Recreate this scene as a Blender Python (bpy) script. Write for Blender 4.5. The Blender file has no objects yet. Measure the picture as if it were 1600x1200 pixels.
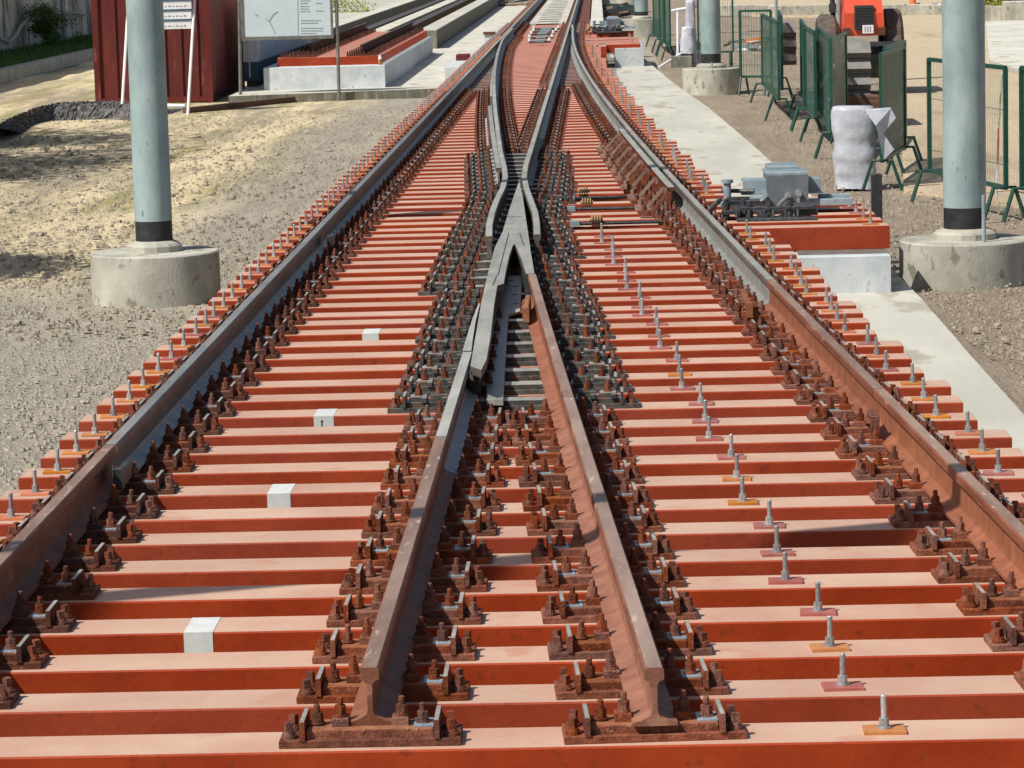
import bpy, math, random
import numpy as np
from mathutils import Vector, Matrix
random.seed(7)
S = bpy.context.scene
COL = S.collection
R = math.radians
# ---------------------------------------------------------------- camera
F = 5000.0; H = 2.56; VPX, VPY, ROLL = 932.0, -96.0, 0.026
_v = Vector(((VPX-800)/F, (600-VPY)/F, -1.0)).normalized()      # world Y in camera axes
_e = Vector((math.cos(ROLL), math.sin(ROLL), 0))
_n = _e.cross(_v).normalized()                                   # world Z
_x = _v.cross(_n)                                                # world X
cd = bpy.data.cameras.new('camera'); cam = bpy.data.objects.new('camera', cd); COL.objects.link(cam)
cam.matrix_world = Matrix(((_x.x,_x.y,_x.z,0),(_v.x,_v.y,_v.z,0),(_n.x,_n.y,_n.z,H),(0,0,0,1)))
cd.sensor_width = 36; cd.lens = F/1600*36; cd.clip_start = .5; cd.clip_end = 3000
S.camera = cam
def ray(px, py):
    c = Vector(((px-800)/F, (600-py)/F, -1.0))
    return Vector((_x.dot(c), _v.dot(c), _n.dot(c)))
def P(px, py, z=0.0):                     # photo pixel -> (x, y) on the level z
    r = ray(px, py); t = (z-H)/r.z
    return (r.x*t, r.y*t)
def Q(px, py, d):                         # photo pixel -> point at distance y = d
    r = ray(px, py); t = d/r.y
    return Vector((r.x*t, d, H+r.z*t))
# ---------------------------------------------------------------- light
SAZ = (0.79, 0.61); EL = 50.0
W = bpy.data.worlds.new('World'); S.world = W; W.use_nodes = True
nt = W.node_tree; bg = nt.nodes['Background']; sky = nt.nodes.new('ShaderNodeTexSky')
sky.sky_type = 'NISHITA'; sky.sun_disc = False; sky.sun_elevation = R(EL)
sky.sun_rotation = math.atan2(-SAZ[0], -SAZ[1]) % (2*math.pi)
sky.air_density = 1.0; sky.dust_density = 2.5; sky.ozone_density = 1.0
nt.links.new(sky.outputs[0], bg.inputs[0]); bg.inputs[1].default_value = 0.08
sl = bpy.data.lights.new('sun', 'SUN'); sl.energy = 4.9; sl.angle = R(.55); sl.color = (1, .955, .88)
so = bpy.data.objects.new('sun', sl); COL.objects.link(so)
sd = Vector((SAZ[0]*math.cos(R(EL)), SAZ[1]*math.cos(R(EL)), -math.sin(R(EL))))
so.rotation_euler = sd.to_track_quat('-Z', 'Y').to_euler()
S.view_settings.view_transform = 'Standard'; S.view_settings.look = 'None'
S.view_settings.exposure = 0.1; S.view_settings.gamma = 1
S.render.engine = 'CYCLES'
S.render.resolution_x = 1024; S.render.resolution_y = 768
# ---------------------------------------------------------------- materials
def nmat(name, c1, c2, scale=6, rough=.6, rough2=None, spec=.4, bump=.0, bscale=60, metal=0, detail=6,
         c3=None, s3=40, t3=.62, coords='Object', stretch=(1,1,1), contrast=(.35,.65), vary=.12):
    m = bpy.data.materials.new(name); m.use_nodes = True; n = m.node_tree; N = n.nodes; L = n.links
    b = N['Principled BSDF']
    tc = N.new('ShaderNodeTexCoord'); mp = N.new('ShaderNodeMapping'); mp.inputs['Scale'].default_value = stretch
    oi = N.new('ShaderNodeObjectInfo'); ad = N.new('ShaderNodeVectorMath'); ad.operation = 'ADD'
    sc = N.new('ShaderNodeVectorMath'); sc.operation = 'SCALE'; sc.inputs[3].default_value = 37.0
    cb = N.new('ShaderNodeCombineXYZ')
    for i in range(3): L.new(oi.outputs['Random'], cb.inputs[i])
    L.new(cb.outputs[0], sc.inputs[0])
    L.new(tc.outputs[coords], ad.inputs[0]); L.new(sc.outputs[0], ad.inputs[1])
    L.new(ad.outputs[0], mp.inputs[0])
    t = N.new('ShaderNodeTexNoise'); t.inputs['Scale'].default_value = scale; t.inputs['Detail'].default_value = detail
    t.inputs['Roughness'].default_value = .62
    L.new(mp.outputs[0], t.inputs[0])
    r = N.new('ShaderNodeValToRGB'); r.color_ramp.elements[0].position = contrast[0]; r.color_ramp.elements[1].position = contrast[1]
    r.color_ramp.elements[0].color = (*c1, 1); r.color_ramp.elements[1].color = (*c2, 1)
    L.new(t.outputs[0], r.inputs[0]); out = r.outputs[0]
    if c3:
        t3n = N.new('ShaderNodeTexNoise'); t3n.inputs['Scale'].default_value = s3; t3n.inputs['Detail'].default_value = 4
        L.new(mp.outputs[0], t3n.inputs[0])
        mr = N.new('ShaderNodeMapRange'); mr.inputs[1].default_value = t3; mr.inputs[2].default_value = t3+.08
        L.new(t3n.outputs[0], mr.inputs[0])
        mx = N.new('ShaderNodeMix'); mx.data_type = 'RGBA'; mx.inputs[7].default_value = (*c3, 1)
        L.new(mr.outputs[0], mx.inputs[0]); L.new(out, mx.inputs[6]); out = mx.outputs[2]
    hs = N.new('ShaderNodeHueSaturation'); vr = N.new('ShaderNodeMapRange'); L.new(oi.outputs['Random'], vr.inputs[0])
    if 'rust' in name or 'bolt' in name: vary = .28
    if 'paint' in name: vary = .045
    vr.inputs[3].default_value = 1-vary; vr.inputs[4].default_value = 1+vary; L.new(vr.outputs[0], hs.inputs['Value'])
    fr = N.new('ShaderNodeMath'); fr.operation = 'MULTIPLY'; fr.inputs[1].default_value = 7.13; L.new(oi.outputs['Random'], fr.inputs[0])
    f2 = N.new('ShaderNodeMath'); f2.operation = 'FRACT'; L.new(fr.outputs[0], f2.inputs[0])
    sr = N.new('ShaderNodeMapRange'); sr.inputs[3].default_value = 1-vary*.8; sr.inputs[4].default_value = 1+vary*.5; L.new(f2.outputs[0], sr.inputs[0]); L.new(sr.outputs[0], hs.inputs['Saturation'])
    L.new(out, hs.inputs['Color']); out = hs.outputs[0]
    L.new(out, b.inputs['Base Color'])
    b.inputs['Roughness'].default_value = rough
    if rough2 is not None:
        m2 = N.new('ShaderNodeMapRange'); m2.inputs[3].default_value = rough; m2.inputs[4].default_value = rough2
        L.new(t.outputs[0], m2.inputs[0]); L.new(m2.outputs[0], b.inputs['Roughness'])
    b.inputs['Specular IOR Level'].default_value = spec*(.4 if ('rust' in name or 'bolt_steel' in name) else .6 if ('rail' in name or 'sleeper' in name or 'plate' in name) else 1); b.inputs['Metallic'].default_value = metal
    if bump:
        t2 = N.new('ShaderNodeTexNoise'); t2.inputs['Scale'].default_value = bscale; t2.inputs['Detail'].default_value = 5
        L.new(mp.outputs[0], t2.inputs[0])
        bp = N.new('ShaderNodeBump'); bp.inputs['Strength'].default_value = bump; bp.inputs['Distance'].default_value = .01
        L.new(t2.outputs[0], bp.inputs['Height']); L.new(bp.outputs[0], b.inputs['Normal'])
    return m
M = {}
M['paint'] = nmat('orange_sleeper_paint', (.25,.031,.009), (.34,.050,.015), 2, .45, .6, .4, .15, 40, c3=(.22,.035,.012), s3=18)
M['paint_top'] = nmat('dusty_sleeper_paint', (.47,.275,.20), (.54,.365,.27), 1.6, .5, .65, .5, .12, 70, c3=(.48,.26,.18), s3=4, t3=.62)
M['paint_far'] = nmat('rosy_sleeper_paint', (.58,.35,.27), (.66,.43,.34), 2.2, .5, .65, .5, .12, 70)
M['paint_grey'] = nmat('weathered_sleeper_paint', (.42,.26,.21), (.47,.31,.25), 2.2, .5, .65, .5, .12, 70)
M['rust'] = nmat('rusty_steel', (.105,.033,.019), (.24,.080,.044), 22, .75, .6, .35, .5, 120, c3=(.27,.12,.065), s3=70)
M['rust_d'] = nmat('dark_rusty_steel', (.065,.027,.019), (.135,.052,.032), 25, .75, .6, .35, .5, 120, c3=(.26,.11,.06), s3=60)
M['rust_o'] = nmat('orange_rust', (.17,.062,.03), (.28,.12,.06), 18, .8, .7, .3, .4, 120)
M['bolt'] = nmat('rusty_bolt_steel', (.09,.033,.022), (.23,.073,.037), 35, .65, .5, .4, .5, 160)
M['rail_rust'] = nmat('brown_rail_steel', (.14,.05,.029), (.25,.098,.058), 5, .55, .4, .45, .3, 90, stretch=(1,.25,1), c3=(.30,.14,.085), s3=14, t3=.58)
M['rail_top'] = nmat('worn_rail_head', (.20,.125,.095), (.32,.215,.165), 6, .5, .35, .5, .2, 90, stretch=(1,.2,1), c3=(.46,.34,.28), s3=30)
M['rail_grey'] = nmat('grey_primed_rail_steel', (.06,.054,.048), (.13,.115,.10), 5, .5, .4, .5, .25, 90, stretch=(1,.2,1), c3=(.25,.14,.09), s3=12, t3=.6)
M['rail_dtop'] = nmat('dull_grey_rail_head', (.13,.135,.14), (.21,.215,.215), 6, .6, .5, .4, .15, 90, stretch=(1,.2,1), c3=(.22,.16,.13), s3=12, t3=.6)
M['rail_gtop'] = nmat('grey_rail_head', (.24,.24,.215), (.37,.365,.325), 6, .5, .42, .5, .15, 90, stretch=(1,.2,1))
M['foot_dull'] = nmat('dull_rail_foot', (.17,.175,.165), (.27,.28,.26), 9, .55, .45, .4, .2, 90, c3=(.24,.15,.10), s3=10, t3=.6)
M['foot_grey'] = nmat('pale_rail_foot', (.26,.28,.28), (.38,.40,.38), 9, .5, .4, .5, .2, 90)
M['foot_warm'] = nmat('clay_rail_foot', (.20,.075,.042), (.29,.12,.07), 9, .6, .5, .4, .2, 90)
M['plate_grey'] = nmat('dark_grey_plate', (.03,.03,.029), (.095,.092,.084), 14, .55, .4, .5, .3, 90, c3=(.13,.07,.045), s3=30, t3=.55)
M['plate_light'] = nmat('pale_steel_plate', (.22,.215,.195), (.36,.355,.32), 14, .42, .3, .5, .2, 90, c3=(.25,.15,.1), s3=30)
M['plate_blue'] = nmat('bluish_steel_shim', (.16,.22,.27), (.30,.37,.42), 30, .4, .3, .5, .2, 90, c3=(.25,.13,.08), s3=50)
M['zinc'] = nmat('galvanised_bolt', (.30,.32,.33), (.46,.49,.49), 60, .35, .45, .5, .2, 200, metal=.5)
M['pad_o'] = nmat('ochre_pad', (.42,.15,.03), (.52,.21,.05), 20, .6, .5, .4, .1)
M['pad_p'] = nmat('pink_pad', (.30,.09,.075), (.38,.13,.11), 20, .6, .5, .4, .1)
M['pad_r'] = nmat('brick_pad', (.45,.12,.04), (.52,.17,.07), 20, .6, .5, .4, .1)
M['white_paint'] = nmat('white_mark_paint', (.52,.54,.53), (.62,.63,.60), 12, .6, .5, .4)
M['mast'] = nmat('galvanised_mast', (.23,.31,.315), (.37,.465,.465), 3.5, .5, .4, .45, .1, 60, stretch=(1,1,.5), metal=.15, c3=(.16,.21,.20), s3=14, t3=.66)
M['black'] = nmat('black_coating', (.012,.013,.014), (.03,.03,.032), 12, .45, .6, .5, .2, c3=(.18,.17,.16), s3=30, t3=.68)
M['conc'] = nmat('cast_concrete', (.30,.29,.24), (.46,.45,.38), 3.2, .85, .8, .25, .35, 50, c3=(.20,.19,.15), s3=9, t3=.6, stretch=(1,1,.6))
M['conc_pale'] = nmat('pale_concrete', (.45,.44,.375), (.57,.555,.475), 1.2, .85, .8, .25, .3, 40, c3=(.38,.36,.28), s3=2.4, t3=.57, stretch=(1,.35,1))
M['conc_dark'] = nmat('mossy_concrete', (.13,.13,.10), (.27,.26,.20), 2.5, .9, .85, .2, .4, 40, stretch=(3,3,.5), c3=(.36,.34,.28), s3=7, t3=.6)
M['whitewash'] = nmat('whitewashed_concrete', (.42,.46,.475), (.56,.59,.60), 4, .8, .7, .3, .25, 60, c3=(.36,.38,.35), s3=8, t3=.62)
M['green'] = nmat('green_fence_paint', (.006,.045,.032), (.012,.072,.05), 14, .45, .4, .5)
M['redc'] = nmat('red_container_paint', (.085,.011,.010), (.15,.020,.015), 2.2, .6, .5, .4, .15, 40, stretch=(2,2,.4), c3=(.22,.06,.045), s3=5, t3=.62)
M['redc_side'] = nmat('brightened_container_paint', (.20,.045,.038), (.29,.075,.06), 2.2, .6, .5, .4, .15, 40, stretch=(2,2,.4), c3=(.16,.03,.02), s3=5, t3=.64)  # lighter than the end wall, lifts the shaded side through its colour
M['white'] = nmat('white_paint', (.70,.71,.72), (.8,.8,.8), 5, .5, .5, .4)
M['cloth'] = nmat('white_plastic_wrap', (.38,.40,.45), (.52,.54,.59), 6, .45, .5, .4, .4, 25)
M['mgrey'] = nmat('machine_grey_paint', (.11,.125,.14), (.16,.175,.19), 9, .45, .4, .5, .1)
M['mblue'] = nmat('pale_blue_grey_steel', (.18,.24,.27), (.27,.33,.35), 9, .4, .35, .5, .1)
M['dark'] = nmat('greasy_black_steel', (.02,.022,.024), (.06,.063,.066), 20, .4, .5, .5, .3)
M['bluep'] = nmat('dark_blue_panel', (.025,.10,.16), (.04,.14,.21), 4, .5, .5, .4)
M['board'] = nmat('pale_sign_face', (.50,.60,.65), (.58,.67,.71), 1.5, .35, .3, .5)
M['ink'] = nmat('grey_print', (.20,.21,.23), (.26,.27,.29), 9, .6)
M['frame'] = nmat('weathered_steel_post', (.14,.14,.125), (.24,.235,.21), 9, .5, .5, .5, .2, metal=.2, c3=(.16,.09,.05), s3=14)
M['red_t'] = nmat('tractor_red_paint', (.72,.07,.025), (.80,.10,.035), 4, .35, .3, .5)
M['rubber'] = nmat('dusty_rubber', (.06,.05,.04), (.13,.11,.09), 9, .9, .8, .2, .6, 40)
M['wood'] = nmat('old_brown_timber', (.10,.055,.035), (.19,.11,.07), 8, .85, .8, .2, .3, 40, stretch=(.4,4,4))
M['asphalt'] = nmat('asphalt_rubble', (.06,.056,.052), (.19,.18,.165), 5, .95, .9, .2, 1, 25)
M['leaf'] = nmat('shrub_leaf', (.035,.085,.018), (.09,.17,.035), 3, .6, .5, .3)
M['leaf_y'] = nmat('yellow_green_leaf', (.18,.25,.02), (.42,.42,.03), 3, .6, .5, .3)
M['bark'] = nmat('twig_bark', (.08,.06,.04), (.14,.11,.08), 9, .9)
M['cone'] = nmat('orange_cone_plastic', (.75,.09,.02), (.8,.13,.03), 9, .5)
M['copper'] = nmat('brass_coil', (.30,.19,.08), (.42,.28,.13), 30, .5, .4, .5)
M['stone'] = nmat('gravel_stone', (.20,.18,.145), (.42,.38,.31), 1.3, .9, .85, .2, .2, coords='Generated')
M['clod'] = nmat('dirt_clod', (.20,.165,.115), (.42,.36,.27), 1.3, .95, .9, .2, .2, coords='Generated')
M['wall'] = nmat('stained_wall_concrete', (.30,.26,.20), (.70,.63,.50), .7, .9, .85, .2, .15, 30, stretch=(1,1.3,.55), c3=(.17,.15,.11), s3=1.6, t3=.56)
M['rose'] = nmat('dry_mud_brown', (.20,.12,.08), (.30,.2,.14), 6, .9)
M['tape'] = nmat('red_tape', (.45,.08,.08), (.55,.14,.12), 10, .5)
M['twine'] = nmat('beige_hose_rubber', (.38,.34,.27), (.48,.44,.36), 10, .6)

def netmat(name, col, sx, sz, fill):        # wire mesh: real holes through a procedural alpha
    m = bpy.data.materials.new(name); m.use_nodes = True; n = m.node_tree; N = n.nodes; L = n.links
    b = N['Principled BSDF']; b.inputs['Base Color'].default_value = (*col, 1); b.inputs['Roughness'].default_value = .5
    tc = N.new('ShaderNodeTexCoord'); sp = N.new('ShaderNodeSeparateXYZ'); L.new(tc.outputs['Object'], sp.inputs[0])
    outs = []
    for ax, pitch in ((0, sx), (2, sz)):
        a = N.new('ShaderNodeMath'); a.operation = 'MULTIPLY'; a.inputs[1].default_value = 1/pitch; L.new(sp.outputs[ax], a.inputs[0])
        f = N.new('ShaderNodeMath'); f.operation = 'FRACT'; L.new(a.outputs[0], f.inputs[0])
        g = N.new('ShaderNodeMath'); g.operation = 'LESS_THAN'; g.inputs[1].default_value = .008/pitch; L.new(f.outputs[0], g.inputs[0])
        outs.append(g.outputs[0])
    mx = N.new('ShaderNodeMath'); mx.operation = 'MAXIMUM'; L.new(outs[0], mx.inputs[0]); L.new(outs[1], mx.inputs[1])
    no = N.new('ShaderNodeTexNoise'); no.inputs['Scale'].default_value = 3
    L.new(tc.outputs['Object'], no.inputs[0])
    mm = N.new('ShaderNodeMapRange'); mm.inputs[1].default_value = .3; mm.inputs[2].default_value = .7
    mm.inputs[3].default_value = fill*.6; mm.inputs[4].default_value = min(1, fill*1.4); L.new(no.outputs[0], mm.inputs[0])
    m2 = N.new('ShaderNodeMath'); m2.operation = 'MAXIMUM'; L.new(mx.outputs[0], m2.inputs[0]); L.new(mm.outputs[0], m2.inputs[1])
    L.new(m2.outputs[0], b.inputs['Alpha'])
    return m
M['net'] = netmat('green_wire_mesh', (.03,.09,.06), .06, .6, .0)
M['net_dense'] = netmat('green_screen_mesh', (.010,.075,.05), .05, .2, .90)

def groundmat(name, base, sand, dark, mask):
    m = bpy.data.materials.new(name); m.use_nodes = True; n = m.node_tree; N = n.nodes; L = n.links
    b = N['Principled BSDF']; b.inputs['Roughness'].default_value = .95; b.inputs['Specular IOR Level'].default_value = .15
    tc = N.new('ShaderNodeTexCoord')
    def noise(s, d=6, st=None, ro=.6):
        t = N.new('ShaderNodeTexNoise'); t.inputs['Scale'].default_value = s; t.inputs['Detail'].default_value = d; t.inputs['Roughness'].default_value = ro
        if st:
            mp = N.new('ShaderNodeMapping'); mp.inputs['Scale'].default_value = st; L.new(tc.outputs['Object'], mp.inputs[0]); L.new(mp.outputs[0], t.inputs[0])
        else: L.new(tc.outputs['Object'], t.inputs[0])
        return t.outputs[0]
    def rng(o, a, c, lo=0, hi=1):
        r = N.new('ShaderNodeMapRange'); r.inputs[1].default_value = a; r.inputs[2].default_value = c
        r.inputs[3].default_value = lo; r.inputs[4].default_value = hi; L.new(o, r.inputs[0]); return r.outputs[0]
    def mix(f, a, c, mode='MIX'):
        x = N.new('ShaderNodeMix'); x.data_type = 'RGBA'; x.blend_type = mode
        if isinstance(f, float): x.inputs[0].default_value = f
        else: L.new(f, x.inputs[0])
        for i, v in ((6, a), (7, c)):
            if isinstance(v, tuple): x.inputs[i].default_value = (*v, 1)
            else: L.new(v, x.inputs[i])
        return x.outputs[2]
    def math_(op, a, c):
        x = N.new('ShaderNodeMath'); x.operation = op
        for i, v in ((0, a), (1, c)):
            if isinstance(v, (int, float)): x.inputs[i].default_value = v
            else: L.new(v, x.inputs[i])
        return x.outputs[0]
    clod = noise(7, 6, (1, .3, 1), .7); streak = noise(1.1, 6, (1, .07, 1), .6); fine = noise(26, 8, None, .75); med = noise(2.6, 10, (1, .16, 1), .78); big = noise(.5, 6, (1.3, .2, 1), .65)
    c = mix(rng(fine, .35, .65), dark, base)
    c = mix(rng(med, .42, .62, 0, .55), c, sand)
    c = mix(rng(clod, .57, .68, 0, .4), c, dark)
    if mask == 'left':
        sp = N.new('ShaderNodeSeparateXYZ'); L.new(tc.outputs['Object'], sp.inputs[0])
        # dry bleached grass lies on the outer strip away from the rails
        mx = rng(math_('ADD', sp.outputs[0], math_('MULTIPLY', big, 3.2)), -3.0, -3.9)
        my = rng(math_('ADD', sp.outputs[1], math_('MULTIPLY', big, 9)), 32.5, 36)
        mk = math_('MULTIPLY', mx, my)
        straw = mix(rng(math_('ADD', math_('MULTIPLY', streak, .55), math_('MULTIPLY', med, .45)), .43, .56), (.36,.31,.22), (.80,.66,.41))
        straw = mix(rng(noise(1.3, 5, (1, .12, 1)), .53, .62, 0, .75), straw, (.30,.29,.09))
        straw = mix(rng(clod, .56, .68, 0, .6), straw, (.20,.165,.10))
        straw = mix(rng(fine, .5, .68, 0, .6), straw, (.20,.165,.10))
        c = mix(math_('MULTIPLY', mk, .9), c, straw)
    else:
        c = mix(rng(big, .55, .7, 0, .5), c, (.22,.16,.115))
    L.new(c, b.inputs['Base Color'])
    vo = N.new('ShaderNodeTexVoronoi'); vo.inputs['Scale'].default_value = 30; L.new(tc.outputs['Object'], vo.inputs[0])
    hs = math_('ADD', math_('MULTIPLY', vo.outputs[0], .8), math_('ADD', math_('MULTIPLY', clod, 2.0), math_('ADD', fine, math_('MULTIPLY', med, 1.4))))
    bp = N.new('ShaderNodeBump'); bp.inputs['Strength'].default_value = .9; bp.inputs['Distance'].default_value = .024
    L.new(hs, bp.inputs['Height']); L.new(bp.outputs[0], b.inputs['Normal'])
    return m
M['gl'] = groundmat('gravel_ground', (.42,.385,.31), (.52,.475,.38), (.22,.195,.155), 'left')
M['gr'] = groundmat('brown_dirt', (.37,.315,.245), (.43,.36,.27), (.17,.125,.09), 'right')
M['sand'] = groundmat('sandy_road_dirt', (.56,.46,.32), (.60,.50,.35), (.47,.38,.26), 'right')

# ---------------------------------------------------------------- mesh helpers
class MB:
    def __init__(s): s.v = []; s.f = []; s.m = []
    def poly(s, vs, fs, mi=0, mis=None):
        o = len(s.v); s.v += [tuple(p) for p in vs]
        for k, f in enumerate(fs): s.f.append([o+i for i in f]); s.m.append(mis[k] if mis else mi)
    def box(s, x0, x1, y0, y1, z0, z1, mi=0, top=None, b=0, rz=0, c=None):
        if b:
            X, Y, Z = (x0, x0+b, x1-b, x1), (y0, y0+b, y1-b, y1), (z0, z0, z1-b, z1)
            vs = [(x0,y0,z0),(x1,y0,z0),(x1,y1,z0),(x0,y1,z0),(x0,y0,z1-b),(x1,y0,z1-b),(x1,y1,z1-b),(x0,y1,z1-b),
                  (x0+b,y0+b,z1),(x1-b,y0+b,z1),(x1-b,y1-b,z1),(x0+b,y1-b,z1)]
            fs = [(3,2,1,0),(0,1,5,4),(1,2,6,5),(2,3,7,6),(3,0,4,7),(4,5,9,8),(5,6,10,9),(6,7,11,10),(7,4,8,11),(8,9,10,11)]
            ms = [mi]*9+[mi if top is None else top]
        else:
            vs = [(x0,y0,z0),(x1,y0,z0),(x1,y1,z0),(x0,y1,z0),(x0,y0,z1),(x1,y0,z1),(x1,y1,z1),(x0,y1,z1)]
            fs = [(3,2,1,0),(0,1,5,4),(1,2,6,5),(2,3,7,6),(3,0,4,7),(4,5,6,7)]
            ms = [mi]*5+[mi if top is None else top]
        if rz:
            cx, cy = c if c else ((x0+x1)/2, (y0+y1)/2); ca, sa = math.cos(rz), math.sin(rz)
            vs = [(cx+(x-cx)*ca-(y-cy)*sa, cy+(x-cx)*sa+(y-cy)*ca, z) for x, y, z in vs]
        s.poly(vs, fs, 0, ms)
    def cyl(s, x, y, z0, z1, r0, r1=None, n=10, mi=0, cap=True, ph=0):
        r1 = r0 if r1 is None else r1
        vs = [(x+r*math.cos(2*math.pi*i/n+ph), y+r*math.sin(2*math.pi*i/n+ph), z) for r, z in ((r0, z0), (r1, z1)) for i in range(n)]
        fs = [(i, (i+1) % n, n+(i+1) % n, n+i) for i in range(n)]
        if cap: fs += [tuple(range(n, 2*n)), tuple(reversed(range(n)))]
        s.poly(vs, fs, mi)
    def tube(s, pts, r, n=6, mi=0, r1=None):
        pts = [Vector(p) for p in pts]; o = len(s.v); K = len(pts)
        for k, p in enumerate(pts):
            t = (pts[min(k+1, K-1)]-pts[max(k-1, 0)]).normalized()
            a = t.cross(Vector((0,0,1)));
            if a.length < .05: a = t.cross(Vector((1,0,0)))
            a.normalize(); b = t.cross(a)
            rr = r if r1 is None else r+(r1-r)*k/(K-1)
            for i in range(n):
                q = p+a*rr*math.cos(2*math.pi*i/n)+b*rr*math.sin(2*math.pi*i/n); s.v.append(tuple(q))
        for k in range(K-1):
            for i in range(n):
                s.f.append([o+k*n+i, o+k*n+(i+1) % n, o+(k+1)*n+(i+1) % n, o+(k+1)*n+i]); s.m.append(mi)
        s.f.append([o+i for i in reversed(range(n))]); s.m.append(mi)
        s.f.append([o+(K-1)*n+i for i in range(n)]); s.m.append(mi)
    def bar(s, a, b, w, h, mi=0):          # rectangular bar between two points
        a = Vector(a); b = Vector(b); t = (b-a).normalized(); u = t.cross(Vector((0,0,1)))
        if u.length < .05: u = Vector((1,0,0))
        u.normalize(); v = u.cross(t)
        vs = [p+u*sx*w/2+v*sy*h/2 for p in (a, b) for sx, sy in ((-1,-1),(1,-1),(1,1),(-1,1))]
        s.poly(vs, [(0,1,2,3),(7,6,5,4),(0,4,5,1),(1,5,6,2),(2,6,7,3),(3,7,4,0)], mi)
    def prism(s, pts, z0, z1, mi=0, top=None):
        n = len(pts)
        ar = sum(pts[i][0]*pts[(i+1) % n][1]-pts[(i+1) % n][0]*pts[i][1] for i in range(n))
        if ar < 0: pts = pts[::-1]
        vs = [(x, y, z0) for x, y in pts]+[(x, y, z1) for x, y in pts]
        fs = [(i, (i+1) % n, n+(i+1) % n, n+i) for i in range(n)]+[tuple(range(n, 2*n)), tuple(reversed(range(n)))]
        s.poly(vs, fs, 0, [mi]*n+[mi if top is None else top, mi])
    def lathe(s, x, y, prof, n=32, mi=0):
        o = len(s.v)
        for r, z in prof:
            for i in range(n): s.v.append((x+r*math.cos(2*math.pi*i/n), y+r*math.sin(2*math.pi*i/n), z))
        for k in range(len(prof)-1):
            for i in range(n): s.f.append([o+k*n+i, o+k*n+(i+1) % n, o+(k+1)*n+(i+1) % n, o+(k+1)*n+i]); s.m.append(mi)
        s.f.append([o+(len(prof)-1)*n+i for i in range(n)]); s.m.append(mi)
    def mesh(s, name, mats, smooth=False):
        me = bpy.data.meshes.new(name); me.from_pydata(s.v, [], s.f)
        for m in mats: me.materials.append(M[m])
        me.polygons.foreach_set('material_index', s.m)
        if smooth: me.polygons.foreach_set('use_smooth', [True]*len(s.f))
        me.update(); return me
    def build(s, name, mats, parent=None, loc=(0,0,0), smooth=False):
        if isinstance(mats, str): mats = [mats]
        return link(name, s.mesh(name, mats, smooth), parent, loc)
def link(name, me, parent=None, loc=(0,0,0), rz=0):
    o = bpy.data.objects.new(name, me); COL.objects.link(o); o.location = loc; o.rotation_euler = (0,0,rz)
    if parent is not None: o.parent = parent
    return o
def tag(o, label, cat, group=None, kind=None):
    if label: o['label'] = label
    if cat: o['category'] = cat
    if group: o['group'] = group
    if kind: o['kind'] = kind
    return o
def thing(name, label, cat, loc=(0,0,0), rz=0, group=None):
    return tag(link(name, None, None, loc, rz), label, cat, group)
def struct(o): o['kind'] = 'structure'; return o
def smooth_by_angle(o, a=40):
    for p in o.data.polygons: p.use_smooth = True
    try:
        o.data.set_sharp_from_angle(angle=R(a))
    except Exception: pass
    return o
def ordn(n):
    w = 'first second third fourth fifth sixth seventh eighth ninth tenth eleventh twelfth thirteenth fourteenth fifteenth sixteenth seventeenth eighteenth nineteenth twentieth'.split()
    if n <= 20: return w[n-1]
    return f"{n}{'th' if 10 <= n % 100 <= 20 else {1:'st',2:'nd',3:'rd'}.get(n % 10, 'th')}"

# ---------------------------------------------------------------- ground
GZ = -.60
def sheet(name, x0, x1, y0, y1, z, nx, ny, mat, amp=0, seed=1, fx=None):
    rs = np.random.RandomState(seed); ph = rs.rand(12, 3)*6.28; fr = rs.rand(12, 2)*2.2+.15
    xs = np.linspace(x0, x1, nx); ys = y0+(y1-y0)*np.linspace(0, 1, ny)**1.8
    X, Y = np.meshgrid(xs, ys); Z = np.zeros_like(X)
    for k in range(12): Z += np.sin(X*fr[k,0]+ph[k,0])*np.sin(Y*fr[k,1]+ph[k,1])/12
    Z = z+Z*amp+(rs.rand(*Z.shape)-.5)*amp*.08
    if fx: Z = fx(X, Y, Z)
    v = np.stack([X, Y, Z], -1).reshape(-1, 3).tolist()
    f = [(j*nx+i, j*nx+i+1, (j+1)*nx+i+1, (j+1)*nx+i) for j in range(ny-1) for i in range(nx-1)]
    m = MB(); m.poly(v, f); return struct(m.build(name, mat))
sheet('ground', -400, 400, -10, 1500, GZ-.06, 3, 3, 'gl')
sheet('gravel_yard', -19, -2.35, 5, 130, GZ, 170, 420, 'gl', .07, 3)
sheet('dirt_yard', 1.5, 40, 5, 190, GZ-.02, 190, 300, 'gr', .06, 5)
# sandy haul road on the right
b = MB(); b.prism([P(1412,300,GZ), P(1402,60,GZ), P(1340,28,GZ), P(1200,26,GZ), P(1100,22,GZ), (5.5,170), (30,170), (30,60), (12,30), P(1640,330,GZ)], GZ-.05, GZ+.035)
struct(b.build('haul_road', 'sand'))
# track bed between the sleepers
b = MB(); b.prism([(-2.55,4),(1.7,4),(1.7,15),(1.45,22),(.9,30),(.4,42),(.1,60),(-.1,100),(-.1,180),(-2.55,180)], -.6, -.203)
struct(b.build('track_bed', 'conc_dark'))
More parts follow.
